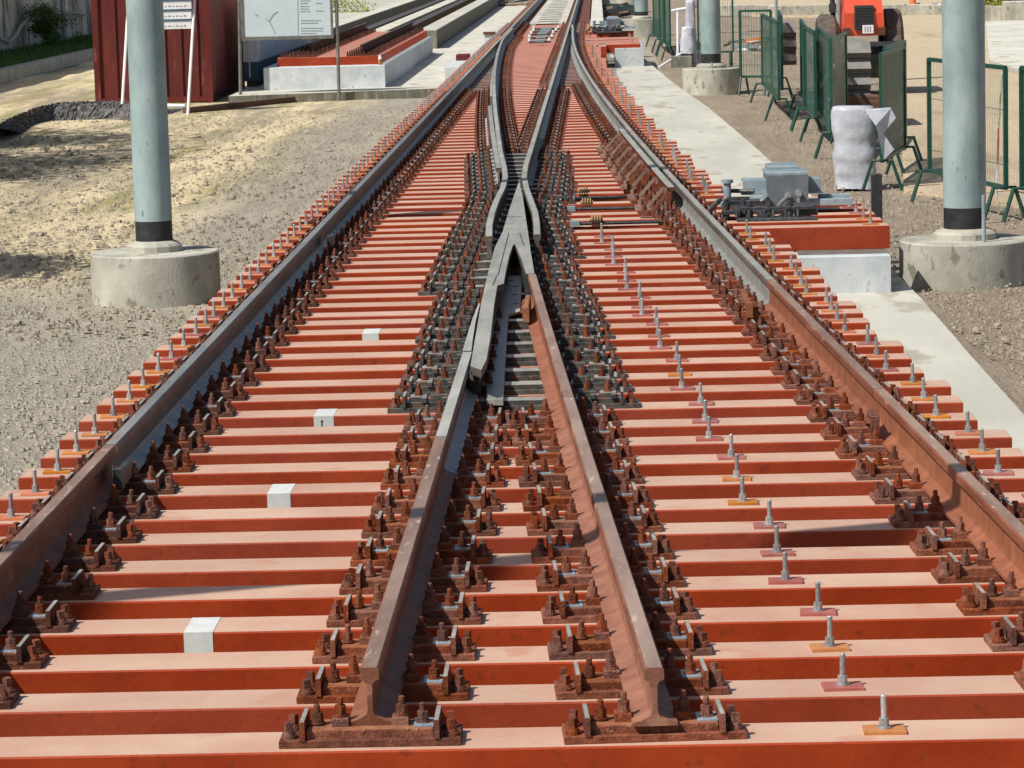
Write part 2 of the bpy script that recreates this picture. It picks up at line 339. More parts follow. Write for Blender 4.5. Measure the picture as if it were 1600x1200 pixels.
# concrete walkway
edge = [(1700,745),(1600,648),(1512,550),(1489,523),(1439,466),(1394,420),(1300,333),(1201,249),(1172,223),(1106,167),(1069,142),(1040,120),(1008,92),(985,68),(968,40),(955,10)]
WZ = GZ+.06
pts = [P(x, y, WZ) for x, y in edge]
inner = [(max(-.3, p[0]-2.6), p[1]) for p in pts]
b = MB(); n = len(pts)
for i in range(n-1):
    a0, a1, c0, c1 = inner[i], pts[i], inner[i+1], pts[i+1]
    b.poly([(*a0,WZ),(*a1,WZ),(*c1,WZ),(*c0,WZ),(*a1,WZ-.12),(*c1,WZ-.12)], [(0,1,2,3),(1,4,5,2)])
struct(b.build('walkway', 'conc_pale'))
def gravel(name, n, xr, yr, z, seed, smin, smax, label, mat='stone'):
    rs = random.Random(seed); b = MB()
    for i in range(n):
        y = yr[0]*(yr[1]/yr[0])**rs.random(); x = rs.uniform(*xr(y)); s = rs.uniform(smin, smax)*(1 if rs.random() < .9 else 1.8)
        a = rs.uniform(0, 6.28); k = 5; o = []
        for j in range(k): t = a+6.283*j/k; q = s*rs.uniform(.7, 1.2); o.append((x+q*math.cos(t), y+q*math.sin(t), z-.01))
        for j in range(k): t = a+6.283*j/k; q = s*rs.uniform(.35, .7); o.append((x+q*math.cos(t), y+q*math.sin(t), z+s*rs.uniform(.15, .45)))
        b.poly(o, [(j, (j+1) % k, k+(j+1) % k, k+j) for j in range(k)]+[tuple(range(k, 2*k))])
    tag(b.build(name, mat), label, 'gravel', None, 'stuff')
gravel('gravel', 9000, lambda y: (-.19*y-1, -2.85), (13, 62), GZ+.02, 4, .007, .022, 'loose grey gravel scattered over the yard left of the track')
gravel('gravel', 9000, lambda y: (2.75 if y > 26 else 2.75+(26-y)*.04, .14*y+1.5), (18, 95), GZ+.02, 9, .006, .024, 'brown stones scattered over the dirt right of the walkway', 'clod')

gravel('clods', 2600, lambda y: (-.19*y-1, -3.6), (26, 62), GZ+.015, 14, .012, .045, 'small dry clods and tufts on the bleached strip around the left mast', 'clod')
# ---------------------------------------------------------------- rails
ZF, RH = .055, .192; ZT = ZF+RH
PROF = [(-.0725,0),(.0725,0),(.0725,.012),(.045,.018),(.014,.034),(.0085,.05),(.0085,.135),(.018,.147),(.031,.152),(.031,.184),(.025,.192),(-.025,.192),(-.031,.184),(-.031,.152),(-.018,.147),(-.0085,.135),(-.0085,.05),(-.014,.034),(-.045,.018),(-.0725,.012)]
PM = [0,2,2,2,2,0,0,0,0,0,1,0,0,0,0,2,2,2,2,2]
def sweep(b, path, prof=PROF, pm=PM, z=ZF, wtaper=None, xs=1.0):
    K = len(path); n = len(prof); o = len(b.v)
    for k, (x, y) in enumerate(path):
        p0 = path[max(k-1, 0)]; p1 = path[min(k+1, K-1)]
        t = Vector((p1[0]-p0[0], p1[1]-p0[1])).normalized(); nx, ny = t.y, -t.x
        w = xs if wtaper is None else wtaper(k/(K-1))
        for px, pz in prof: b.v.append((x+nx*px*w, y+ny*px*w, z+pz))
    for k in range(K-1):
        for i in range(n):
            j = (i+1) % n; b.f.append([o+k*n+i, o+k*n+j, o+(k+1)*n+j, o+(k+1)*n+i]); b.m.append(pm[i])
    b.f.append([o+i for i in range(n)]); b.m.append(0)
    b.f.append([o+(K-1)*n+i for i in reversed(range(n))]); b.m.append(0)
XL, XS = P(506,347,ZT)[0], P(689,682,ZT)[0]
Cpx = [(1019,1043),(975,900),(934,750),(897.5,650),(865,550),(833,427),(790,269),(776.6,200),(772.5,165),(772,135),(774,105),(779,82),(784.5,60),(795,45)]
Rpx = [(1595,825),(1471,700),(1375,607),(1312,550),(1286,525),(1217,450),(1126,350),(1025,250),(990.5,210),(965,180),(942,150),(921,120),(904,90),(895.3,60),(895,45)]
def fit(px, deg):
    q = np.array([P(a, b_, ZT) for a, b_ in px]); return np.polyfit(q[:,1], q[:,0], deg), q
cC, qC = fit(Cpx, 4); cR, qR = fit(Rpx, 4)
def xc(y): return max(np.polyval(cC, min(y, 84)), XL+.062) if y > 40 else np.polyval(cC, y)
def xr(y):
    v = np.polyval(cR, min(y, 84)); return max(v, XS+.064) if y > 40 else v
print('XL XS', XL, XS, 'C', [round(float(xc(t)), 2) for t in (10,16,22,26,39,59,79,90)], 'R', [round(float(xr(t)), 2) for t in (10,16,22,29,43,65,79,90)])
def yof(px, py, z=ZT): return P(px, py, z)[1]
HP = [(-.02,.02),(.02,.02),(.02,.15),(.031,.152),(.031,.184),(.025,.192),(-.025,.192),(-.031,.184),(-.031,.152),(-.02,.15)]
HM = [3,3,3,0,0,1,0,0,3,3]
def rs(y0, y1, f, st=.6):
    k = max(2, int((y1-y0)/st)+1); return [(float(f(t)), float(t)) for t in np.linspace(y0, y1, k)]
RU = ['rail_rust', 'rail_top', 'foot_warm']; RG = ['rail_grey', 'rail_gtop', 'foot_grey']; RD = ['rail_grey', 'rail_dtop', 'foot_grey']; RW = ['rail_grey', 'rail_gtop', 'plate_grey', 'dark']
def rail(path, mats, label, extra=None, nofoot=0):
    x0, y0 = path[0]; b = MB(); pp_ = [(x-x0, y-y0) for x, y in path]
    if nofoot: sweep(b, pp_[:nofoot], HP, HM)
    sweep(b, pp_[max(0, nofoot-1):])
    if extra: extra(b, x0, y0)
    o = b.build('rail', mats, None, (x0, y0, 0)); smooth_by_angle(o, 35)
    return tag(o, label, 'rail', 'rails of the turnout')
fl = lambda y: XL
fs = lambda y: XS
yJ = yof(170,695); yS = yof(575,1043); yE = yof(689,682); yC = yof(1019,1043)
rail(rs(6, yJ-.012, fl, 2), RU, 'short rust brown piece of the left outer rail running out of the left edge')
yK = yof(506,347)
rail(rs(yJ+.012, yK-.01, fl, 2), RD, 'grey left outer rail piece between the brown end piece and the second joint')
yL = yof(730,123); yM = yof(765,85)
rail(rs(yK+.01, yL-.01, fl, 2), RD, 'long grey left outer rail piece running past the crossing nose')
rail(rs(yL+.02, yM, fl, 2), RG, 'short grey left outer rail piece beside the curved blade')
rail(rs(yM+.02, 175, fl, 3), RG, 'farthest left outer rail piece, leaving the photo at the top')
rail(rs(yS, yE-.006, fs, 1), RU, 'rust brown rail with sawn end at bottom centre, left of the two cut ends')
ySt = yof(752,458)
b = MB(); pth = rs(yE+.006, yof(729,550), fs, .6); x0, y0 = pth[0]
sweep(b, [(x-x0, y-y0) for x, y in pth]); p2 = [P(a_, c_, ZT) for a_, c_ in ((729.5,548),(734.5,525),(740.5,500),(749,474))]
p2 = [(p_[0]-x0, p_[1]-y0) for p_ in p2]
TP = [(-.031,.02),(.031,.02),(.031,.184),(.025,.192),(-.025,.192),(-.031,.184)]
sweep(b, p2, TP, [0,0,0,1,0,0], wtaper=lambda t: 1-.8*t)
tag(smooth_by_angle(b.build('rail', RG, None, (x0, y0, 0))), 'lilac grey rail tapering to a point against the left leg of the crossing nose', 'rail', 'rails of the turnout')
yC1 = yof(887,620); yC2 = yof(833,428)
rail(rs(yC, yC1-.006, xc, .7), RU, 'rust brown rail with sawn end at bottom centre, right of the two cut ends')
rail(rs(yC1+.006, yC2, xc, .7), RU, 'clay coloured rail leading up to the right leg of the crossing nose')
yR1 = yof(1375,607); yR2 = yof(1190,437)
rail(rs(6, yR1-.008, xr, .7), RU, 'rust brown right outer rail piece nearest the camera, leaving the photo on the right')
rail(rs(yR1+.008, yR2, xr, .7), RU, 'rust brown right outer rail piece ending at the bolted clamp')
yR3 = yof(940,147)
rail(rs(yR2+.012, yR3-.02, xr, .7), ['rail_grey','rail_gtop','foot_dull'], 'long grey curved right outer rail piece beside the check rail')
rail(rs(yR3+.02, 84, xr, .7)+[(XS+.064, 88)], ['rail_grey','rail_gtop','foot_dull'], 'far curved grey rail blade closing against the straight rail')
# wing rails
lw = [(764,369),(764.5,350),(769,331),(776,312),(786,292),(789.5,275),(788,262),(782,237),(777.5,205)]
wl = [P(a, c, ZT) for a, c in lw]
yw = wl[-1][1]
rail(wl+[(xc(t), t) for t in np.linspace(yw+1, 52, 14)], RW, 'kinked grey wing rail left of the crossing nose', None, 8)
rail([(xc(t), t) for t in np.linspace(52.05, 86, 40)], RG, 'curved grey blade lying against the left outer rail far away')
wr_ = [(839,366),(838.5,350),(836,331),(829,312),(822.5,294),(819,276),(820.5,264)]
wr = [P(a, c, ZT) for a, c in wr_]
rail(wr+[(XS, wr[-1][1]+.7)]+[(XS, t) for t in np.linspace(wr[-1][1]+1.4, yof(850,195), 6)], RW, 'kinked grey wing rail right of the crossing nose', None, 7)
rail(rs(yof(850,195)+.03, 175, fs, 3), RG, 'long straight grey rail running from the right wing to the top of the photo')
# closure piece beside left wing
cp = [P(a, c, ZT) for a, c in ((781,262),(776,237),(771,205),(768.5,185),(766.5,165))]
rail([(x-.012, y) for x, y in cp], RG, 'thin pale guard piece lying against the left wing rail')
# crossing nose casting
NZ = ZT+.002
nose = thing('crossing_nose', 'pale grey V shaped cast nose where the two inner rails meet', 'crossing nose', (*P(802,380,0), 0))
nx0, ny0 = P(802,380,0)
def LP(px, py, z): a = P(px, py, z); return (a[0]-nx0, a[1]-ny0)
out = [(811,283),(803,306),(795,330),(785,363),(773,387),(763,425),(757,450),(751.5,475),(743,525),(735,572),(752,578),(760,562),(766.5,525),(772,475),(777,446),(787,443),(790,425),(796,398),(801,384),(804,381),(808,388),(815,406),(822,428),(835,427),(829,392),(825,363),(820,330),(817,308)]
b = MB(); b.prism([LP(a, c, NZ) for a, c in out], NZ-.045, NZ, 0, 1)
core = [(811,286),(804,306),(796,330),(787,363),(777,388),(772,402),(790,402),(798,386),(804,381),(810,388),(818,402),(827,400),(823,363),(818,330),(816,308)]
b.prism([LP(a, c, NZ) for a, c in core], .06, NZ-.044, 2)
b.bar((*LP(777,402,NZ),.13), (*LP(744,566,NZ),.13), .03, .15, 2); b.bar((*LP(817,400,NZ),.13), (*LP(825,424,NZ),.13), .03, .15, 2)
b.build('casting', ['rail_grey', 'rail_gtop', 'dark'], nose)
b = MB()
for a, c in (((795,364),(778,430)),((812,365),(819,385)),((776,431),(770,446))):
    p, q = LP(*a, NZ), LP(*c, NZ); b.bar((*p, NZ+.001), (*q, NZ+.001), .006, .004)
for k in range(7): p = LP(794+k*3.4, 339, NZ); b.box(p[0]-.004, p[0]+.004, p[1]-.03, p[1]+.05, NZ, NZ+.002)
for k in (792,796,800,810,813): p = LP(k, 350, NZ); b.box(p[0]-.004, p[0]+.004, p[1]-.03, p[1]+.03, NZ, NZ+.002)
b.build('groove', ['dark'], nose)
b = MB(); b.prism([LP(a, c, .085) for a, c in ((778,455),(800,440),(792,520),(786,625),(760,625),(762,560))], .056, .085)
b.build('flange', ['plate_light'], nose)
b = MB(); b.prism([LP(a, c, .10) for a, c in ((793,425),(816,425),(812,480),(790,486))], .056, .072); wp = b.build('web_plate', ['rail_gtop'], nose)
b = MB()
for a, c in ((797,438),(806,447),(805,460),(806,474)): p = LP(a, c, .075); b.cyl(p[0], p[1], .072, .075, .022, n=10)
b.build('hole', ['dark'], nose)
def bolt_mesh(kind, lod=0):
    b = MB(); n = 6
    if kind == 'stud':       # clamp bolt: washer, nut, threaded end
        b.cyl(0,0,0,.006,.024,n=12); b.cyl(0,0,.006,.010,.019,n=12); b.cyl(0,0,.010,.037,.0195,n=6); b.cyl(0,0,.037,.062,.0105,n=8); b.cyl(0,0,.062,.065,.0105,.007,n=8)
    elif kind == 'screw':    # coach screw: collar and square head
        b.cyl(0,0,0,.010,.026,.025,n=14); b.cyl(0,0,.010,.022,.021,.017,n=12); b.cyl(0,0,.022,.052,.017,.016,n=4,ph=.6)
    return b
BM = {k: bolt_mesh(k).mesh(k, ['bolt']) for k in ('stud', 'screw')}
BMd = {k: bolt_mesh(k).mesh(k, ['rust_d']) for k in ('stud', 'screw')}
for k in range(6):
    p = LP(780-k*3.2, 492+k*20.5, .1); link('bolt', BMd['stud'], nose, (p[0], p[1], .085))

# ---------------------------------------------------------------- sleepers and their fittings
ylip = [1169,1098.5,1036,979,928,884,840,802,764,730,700,672,644,619,597,574.5,554,535,516.5,501.5,489,474,460,446.5,433.5,420.5,408,397,386,376,366,357,347.5,339,330.5,321.6,313,305.8,298.3,291.5,285.3,279.5,273.8,267.5,261,255.1,249.3,243.5,237.8,232.8,227.8,222.8,217.9,213.2,208.4,203.9,199.4,195.2,190.7,186.7,182.4,178.7,174.7,171.2,167.7]
YS = [P(800, t, 0)[1] for t in ylip]
sp = (YS[-1]-YS[0])/(len(YS)-1); print('mean spacing', sp, YS[0], YS[-1])
YF = [YS[0]-sp*2, YS[0]-sp] and YS[:]
while YF[-1] < 97: YF.append(YF[-1]+.605)
SW, SH = .275, .20
# full-detail chair parts as shared meshes ----------------------------------
def chair_part(fn, name, mats): b = MB(); fn(b); return b.mesh(name, mats)
def f_base(b): b.box(-.293,.293,-.095,.095,.002,.026, 0, 0, .003)
def f_seat(b):
    b.box(-.205,.205,-.075,.075,.026,.0545, 0, 1, .003)
def f_rib(b): b.box(-.009,.009,-.1,.1,.026,.088, 0, 1, .002); b.box(-.009,.03,-.012,.012,.026,.06)
def f_clamp(b): b.box(-.028,.026,-.035,.035,.0545,.082, 0, 0, .003)
def f_shim(b): b.box(-.032,.034,-.055,.055,.0545,.0585, 0)
CH = {}
for key, base, seat, st in (('r', 'rust', 'rust', 'rust_o'), ('d', 'rust_d', 'rust_d', 'rust')):
    CH[key] = dict(base=chair_part(f_base, 'base_plate', [base]), seat=chair_part(f_seat, 'seat_plate', [seat, st]),
                   rib=chair_part(f_rib, 'rib', [seat, 'plate_light']), clamp=chair_part(f_clamp, 'clamp', [seat]),
                   shim=chair_part(f_shim, 'shim', ['plate_blue']), stud=BM['stud'], screw=BM['screw'])
def chair_merged(mats, full=True):
    b = MB()
    def add(src, x, y, z, mi):
        b.poly([(vx+x, vy+y, vz+z) for vx, vy, vz in src.v], src.f, mi)
    b.box(-.293,.293,-.095,.095,.002,.026, 0, 0); b.box(-.205,.205,-.075,.075,.026,.0545, 0, 1)
    for s in (-1, 1):
        b.box(s*.217-.009, s*.217+.009,-.1,.1,.026,.088, 0, 2)
        b.box(s*.095-.026, s*.095+.026,-.035,.035,.0545,.082, 0, 0)
        b.box(s*.172-.03, s*.172+.03,-.055,.055,.0545,.0585, 2, 2)
        for x, y, z, k in ((s*.098,0,.08,'t'),(s*.172,0,.058,'t'),(s*.262,-.055,.026,'q'),(s*.256,.055,.026,'q')):
            if k == 't': b.cyl(x,y,z,z+.009,.023,n=8,mi=3); b.cyl(x,y,z+.009,z+.036,.018,n=6,mi=3); b.cyl(x,y,z+.036,z+.066,.0095,n=5,mi=3,cap=True)
            else: b.cyl(x,y,z,z+.012,.025,n=8,mi=3); b.cyl(x,y,z+.012,z+.05,.018,.016,n=4,mi=3)
    return b.mesh('rail_chair', mats)
CM = {'r': chair_merged(['rust','rust_o','plate_light','bolt']), 'd': chair_merged(['rust_d','rust','plate_light','bolt'])}
def add_chair(par, x, y, ang, detail, key):
    if not detail:
        link('rail_chair', CM[key], par, (x, y, 0), ang); return
    c = CH[key]; o = link('rail_chair', c['base'], par, (x, y, 0), ang)
    link('seat_plate', c['seat'], o)
    for s in (-1, 1):
        link('rib', c['rib'], o, (s*.217,0,0), 0 if s < 0 else math.pi)
        link('clamp', c['clamp'], o, (s*.097,0,0))
        if (s > 0) == (x > -1) or random.random() < .5: link('shim', c['shim'], o, (s*.172,0,0))
        for bx, by, bz, k in ((s*.098,0,.082,'stud'),(s*.172,0,.0585,'stud'),(s*.262,-.055,.026,'screw'),(s*.256,.055,.026,'screw')):
            q = link('bolt', c[k], o, (bx+random.uniform(-.003,.003), by, bz), random.uniform(0, 3))
            q.rotation_euler[0] = random.uniform(-.05,.05); q.rotation_euler[1] = random.uniform(-.05,.05)
# levelling bolt
def lb_rod(): b = MB(); b.cyl(0,0,-.02,.118,.0095,n=10); b.cyl(0,0,.118,.122,.0095,.006,n=10); return b.mesh('levelling_bolt', ['zinc'])
def lb_nut(): b = MB(); b.cyl(0,0,.012,.016,.024,n=14); b.cyl(0,0,.016,.020,.019,n=14); b.cyl(0,0,.020,.045,.0165,n=6); return b.mesh('nut', ['zinc'])
def lb_pad(m): b = MB(); b.box(-.068,.068,-.05,.05,0,.012,b=.001); return b.mesh('pad', [m])
ROD, NUT = lb_rod(), lb_nut(); PAD = {k: lb_pad(k) for k in ('pad_o', 'pad_p', 'pad_r')}
# merged light version
def lb_far(m):
    b = MB(); b.box(-.068,.068,-.05,.05,0,.012,1); b.cyl(0,0,.012,.019,.023,n=8); b.cyl(0,0,.019,.045,.0165,n=6); b.cyl(0,0,.045,.12,.0095,n=6)
    return b.mesh('levelling_bolt', ['zinc', m])
LBF = {k: lb_far(k) for k in PAD}
def add_lb(par, x, y, detail, pad):
    if not detail: link('levelling_bolt', LBF[pad], par, (x, y, 0)); return
    o = link('levelling_bolt', ROD, par, (x, y, 0)); o.rotation_euler = (random.uniform(-.03,.03), random.uniform(-.03,.03), 0)
    link('nut', NUT, o); link('pad', PAD[pad], o, (0,0,0), random.uniform(-.06,.06))
# frog plates: long dark plates carrying both inner rails
def frog_plate(par, y, xl, xr_, detail, grey=True):
    mats = ['plate_grey', 'plate_light', 'rust_d'] if grey else ['rust_d', 'plate_grey', 'rust']
    b = MB(); b.box(xl, xr_, y-.095, y+.095, .002, .028, 0, 0, .003)
    b.box(xl+.10, xr_-.10, y-.07, y+.07, .028, .0545, 0, 1)
    for (ex, s) in ((xl, 1), (xr_, -1)):
        b.box(*sorted((ex+s*.085, ex+s*.10)), y-.1, y+.1, .028, .095, 0, 1)
        for k in range(2):
            x = ex+s*(.17+.115*k); b.box(x-.05, x+.05, y-.06, y+.06, .0545, .085+.012*(k % 2), 0, 1 if k == 0 else 0, .006)
            b.box(x+.018, x+.045, y-.085, y-.06, .0545, .08, 0, 1)
    o = b.build('crossing_plate', mats, par)
    for (ex, s) in ((xl, 1), (xr_, -1)):
        for bx, by, bz, k in ((.04,-.055,.028,'screw'),(.046,.055,.028,'screw'),(.17,0,.085,'stud'),(.285,0,.097,'stud'),(.37,.02,.0545,'stud')):
            link('bolt', BM[k], o, (ex+s*bx, y+by, bz), random.uniform(0, 3))
CXl = lambda y: -.5
def box_obj(name, mats, x0, x1, y0, y1, z0, z1, par=None, top=None, bv=.004, **k):
    b = MB(); b.box(x0, x1, y0, y1, z0, z1, 0, top, bv, **k); return b.build(name, mats, par)
NS = len(YF)
marks = {3: (318, 967), 8: (440, 758), 12: (522, 617), 18: (579, 517)}
yfrogA, yfrogB = P(800,640,0)[1], P(800,248,0)[1]
studx = lambda y: (xc(y)+xr(y))/2
for i, yl in enumerate(YF):
    y = yl+SW/2; det = i < 44; dchair = i < 40
    rend = math.floor((xr(y)+.62)*10)/10+.05
    if i < 6: rend = max(rend, 2.35)
    lend = -2.905
    longs = 30 <= i <= 35
    if longs: rend = 2.52-(i-30)*.015
    far_long = yl > 78 and yl < 84
    if far_long: rend = 1.0
    if i in marks: lab = {3: 'nearest orange sleeper with a white painted band', 8: 'second nearest orange sleeper with a white painted band', 12: 'third orange sleeper with a white band, a small black mark on it', 18: 'farthest orange sleeper with a white painted band'}[i]
    elif longs: lab = f'long orange sleeper carrying the near point machine, {ordn(i-29)} of the long ones from the front'
    else: lab = f'orange painted turnout sleeper, {ordn(i+1)} from the cut rail ends'
    T = thing('sleeper', lab, 'sleeper', (0, y, 0), 0, 'orange sleepers under the turnout')
    T.rotation_euler[2] = random.uniform(-.0012, .0012)
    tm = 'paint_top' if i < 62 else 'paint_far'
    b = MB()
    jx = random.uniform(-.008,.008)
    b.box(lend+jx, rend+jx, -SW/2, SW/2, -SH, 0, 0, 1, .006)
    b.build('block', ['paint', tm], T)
    if i in marks:
        mx = P(marks[i][0], marks[i][1], 0)[0]+.01; b = MB(); w = .055
        b.box(mx-w, mx+w, -SW/2-.002, SW/2-.008, -.14, .002, 0)
        b.build('painted_band', ['white_paint'], T)
        if i == 12:
            b = MB(); b.box(mx-.014, mx-.008, -SW/2-.004, -SW/2-.002, -.055, -.02); b.box(mx-.018, mx-.004, -SW/2-.004, -SW/2-.002, -.03, -.026)
            b.build('mark', ['dark'], T)
    pads = lambda: random.choice(['pad_o', 'pad_o', 'pad_p', 'pad_r'])
    add_lb(T, lend+.17, -.01, det, random.choice(['pad_o','pad_o','pad_r','pad_p']) if i < 55 else 'pad_r')
    add_lb(T, rend-.205 if not longs else rend-.16, -.01, det, random.choice(['pad_o','pad_o','pad_r','pad_p']))
    if i <= 29:
        g = .873-.0882*math.ceil(i/3)
        add_lb(T, g, -.01, det, 'pad_o' if i in (0, 2, 7, 8, 14) else 'pad_p')
    # chairs
    def slope(f): return -(f(y+.3)-f(y-.3))/.6
    cxx, rxx = xc(y), xr(y)
    kL = 'd'
    if cxx-XL > .56 or y > 86: add_chair(T, XL, 0, 0, dchair, kL)
    if rxx-XS > .56: add_chair(T, rxx, 0, slope(xr), dchair, 'r' if i < 32 else 'd')
    infrog = yfrogA-.2 < yl < yfrogB
    if infrog:
        t = (yl-yfrogA)/(yfrogB-yfrogA)
        gi = int((yl-yfrogA)/2.7)
        xl = XS-.42-[.0,.02,.16,.16,.14,.16,.16,.2][min(gi, 7)]
        xl = min(xl, cxx-.42) if y > 27 else xl
        xrr = max(cxx, XS)+.42+[.02,.05,.02,.1,.06,.1,.05,.02][min(gi, 7)]
        frog_plate(T, 0, xl, xrr, dchair)
    else:
        if y < 20:
            add_chair(T, XS, 0, 0, dchair, 'r'); add_chair(T, cxx, 0, slope(xc), dchair, 'r')
        elif cxx-XL > .56:
            add_chair(T, XS, 0, 0, False, 'd') if rxx-XS > .56 else None
            add_chair(T, cxx, 0, slope(xc), False, 'd')
        if cxx-XL <= .56 and y < 86:
            frog_far = MB(); frog_far.box(XL-.29, cxx+.29, -.095, .095, .002, .03, 0, 1); frog_far.box(cxx+.1, cxx+.2, -.05,.05,.03,.09,0); frog_far.box(cxx+.24, cxx+.28, -.06,.06,.03,.08,0)
            frog_far.build('slide_chair', ['rust', 'plate_light'], T)
        if rxx-XS <= .56:
            frog_far = MB(); frog_far.box(XS-.29, rxx+.29, -.095, .095, .002, .03, 0, 1)
            for q in (XS-.26, XS-.17, rxx+.17, rxx+.26): frog_far.box(q-.02, q+.02, -.04,.04,.03,.09,0)
            frog_far.build('slide_chair', ['rust', 'plate_light'], T)
    # check rail brackets on each chair
    if yof(1052,297,.25)-.1 < y < yof(971,205,.25)+.3:
        k = MB(); xb = rxx-.13
        k.bar((xb-.01,0,.03),(xb-.01,0,.235),.02,.03); k.bar((xb-.02,0,.235),(xb-.19,0,.045),.024,.028); k.box(xb-.2,xb,-.05,.05,.028,.04)
        k.box(xb-.3, xb-.2, -.06,.06,.028,.07); k.cyl(xb-.25,0,.07,.12,.018,n=6)
        k.build('check_rail_bracket', ['rail_top' if i % 2 else 'rust'], T)

# check rail
y0c, y1c = yof(1052,297), yof(971,205)
UP = [(-.03,0),(.03,0),(.03,.05),(.008,.055),(.008,.13),(.032,.135),(.032,.165),(-.032,.165),(-.032,.135),(-.008,.13),(-.008,.055),(-.03,.05)]
b = MB(); pt = rs(y0c, y1c, lambda t: xr(t)-.12, .7); ox, oy = pt[0]
sweep(b, [(x-ox, y-oy) for x, y in pt], UP, [0]*6+[1]+[0]*5, z=.11)
tag(b.build('check_rail', ['rust_d', 'rail_gtop'], None, (ox, oy, 0)), 'short raised check rail on brackets beside the right outer rail', 'rail')

# joint clamps
def joint_clamp(px, py, dx, mat, label, ln=.34):
    x, y = P(px, py, ZT); T = thing('joint_clamp', label, 'clamp', (x+dx, y, ZF))
    b = MB(); s = 1 if dx > 0 else -1
    b.box(-.014, .022, -ln/2, ln/2, .045, .125, 0, 0, .006); b.box(-.018,.024,-ln/2-.01,-ln/2+.05,.035,.135,0,0,.004); b.build('jaw', [mat], T)
    if mat != 'dark':
        for k in range(5): b = MB(); yy_ = -ln/2+.1+k*(ln-.2)/4; b.tube([(-.012,yy_,.085),(-.036,yy_,.085)], .016, 6); b.build('bolt', ['rust'], T)
joint_clamp(1178, 447, -.055, 'rust_o', 'orange rusty clamp bolted to the right outer rail at its colour change', .9)
joint_clamp(1378, 625, -.05, 'rust', 'small rusty fishplate clamp under the open joint of the right outer rail', .3)
joint_clamp(833, 455, -.046, 'rust_o', 'orange wedge clamp beside the right leg of the crossing nose', .8)
joint_clamp(178, 705, .034, 'dark', 'black filler for the dark gap at the first joint of the left outer rail', .3)  # black block stands in for the shaded gap at the joint
joint_clamp(510, 355, .034, 'dark', 'black filler for the dark gap at the second joint of the left outer rail', .3)  # same black stand-in for joint shade
# crossing drive rods
for k, (pa, pb, lab) in enumerate((((884,311),(1015,306), 'far dark drive rod lying between the right hand sleepers'), ((884,327),(1030,324),'middle dark drive rod lying between the right hand sleepers'), ((890,350),(1045,346),'near dark drive rod lying between the right hand sleepers'))):
    x0, y0 = P(*pa, .03); x1, y1 = P(*pb, .03); T = thing('drive_rod', lab, 'rod', (x0, y0, .03), 0, 'drive rods of the crossing')
    b = MB(); b.tube([(0,0,0),(x1-x0,y1-y0,0)], .016, 8); b.build('rod', ['dark'], T)
    b = MB(); b.box(.0,.09,-.03,.03,-.02,.03,0,0,.004); b.build('end_fork', ['mblue'], T)
for k, (a, c) in enumerate(((912,304),(917,322),(932,349))):
    x, y = P(a, c, .03); T = thing('insulated_coupling', ['far','middle','near'][k]+' brown ribbed coupling standing on the sleepers right of the nose', 'coupling', (x, y, .01), 0, 'ribbed couplings')
    b = MB(); b.box(-.045,.045,-.03,.03,-.01,.02); b.build('base', ['rust_d'], T)
    b = MB()
    for j in range(4): b.tube([(-.045+j*.024,0,.055),(-.033+j*.024,0,.055)], .042, 12)
    b.tube([(-.06,0,.055),(.06,0,.055)], .018, 8); b.build('coil', ['copper'], T)

# ---------------------------------------------------------------- masts
def mast(bx, by, r, h, base_r, ztop, label, blk, rod=None, gz=GZ-.12):
    T = thing('mast', label, 'mast', (bx, by, 0), 0, 'catenary masts')
    b = MB(); b.lathe(0, 0, [(base_r, gz), (base_r, ztop-.012), (base_r-.012, ztop), (.001, ztop+.004)], 56); smooth_by_angle(b.build('foundation', ['conc'], T), 30)
    b = MB(); b.lathe(0, 0, [(r*1.5, ztop), (r*1.5, ztop+.055), (r*1.38, ztop+.075), (r*1.05, ztop+.10), (r*1.02, ztop+.1)], 14); b.build('grout_collar', ['conc'], T)
    b = MB(); b.cyl(0, 0, ztop+.08, ztop+.09+blk, r*.985, n=40); smooth_by_angle(b.build('black_sleeve', ['black'], T))
    b = MB(); b.cyl(0, 0, ztop+.09+blk, h, r, r*.95, n=48); smooth_by_angle(b.build('pole', ['mast'], T))
    if rod:
        b = MB(); b.cyl(rod[0], rod[1], ztop, ztop+rod[2], .018, n=10); b.build('stub_rod', ['mblue'], T)
    return T
def base_at(cx, ybot, wpx, r=None):
    x, yf = P(cx, ybot, GZ); br = wpx/2/(F/yf); k = (yf+br)/yf; return x*k, yf+br, br*k
x, y, br = base_at(245.5, 483, 202); T1 = mast(x, y, 29.3/(F/y), 7.5, br, Q(242,402,y-br).z, 'pale grey round steel mast on a round concrete base left of the track', .19)
x, y, br = base_at(1508, 450, 204); mast(x, y, 33.2/(F/y), 7.5, br, Q(1508,383,y-br).z, 'thick pale grey mast at right, short stub rod on its concrete base', .20, (.13,-.35,.42))
x, y, br = base_at(1112, 148, 90); mast(x, y, 15.5/(F/y), 7.5, br, Q(1112,108,y-br).z, 'middle pale grey mast between the green fence panels', .20, (0,-.35,.13))
x, y, br = base_at(1003, 57, 62); mast(x, y, 10.5/(F/y), 7.5, br, Q(1003,30,y-br).z, 'far small mast beside the distant point machine', .14)
# plain drum base further left
x, y = P(983, 18, GZ); b = MB(); b.lathe(0,0,[(.62,-.1),(.62,.75),(.6,.77),(.001,.77)],32); tag(smooth_by_angle(b.build('concrete_drum', ['conc'], None, (x, y, GZ)), 30), 'plain round concrete drum without a mast at the top of the photo', 'foundation')

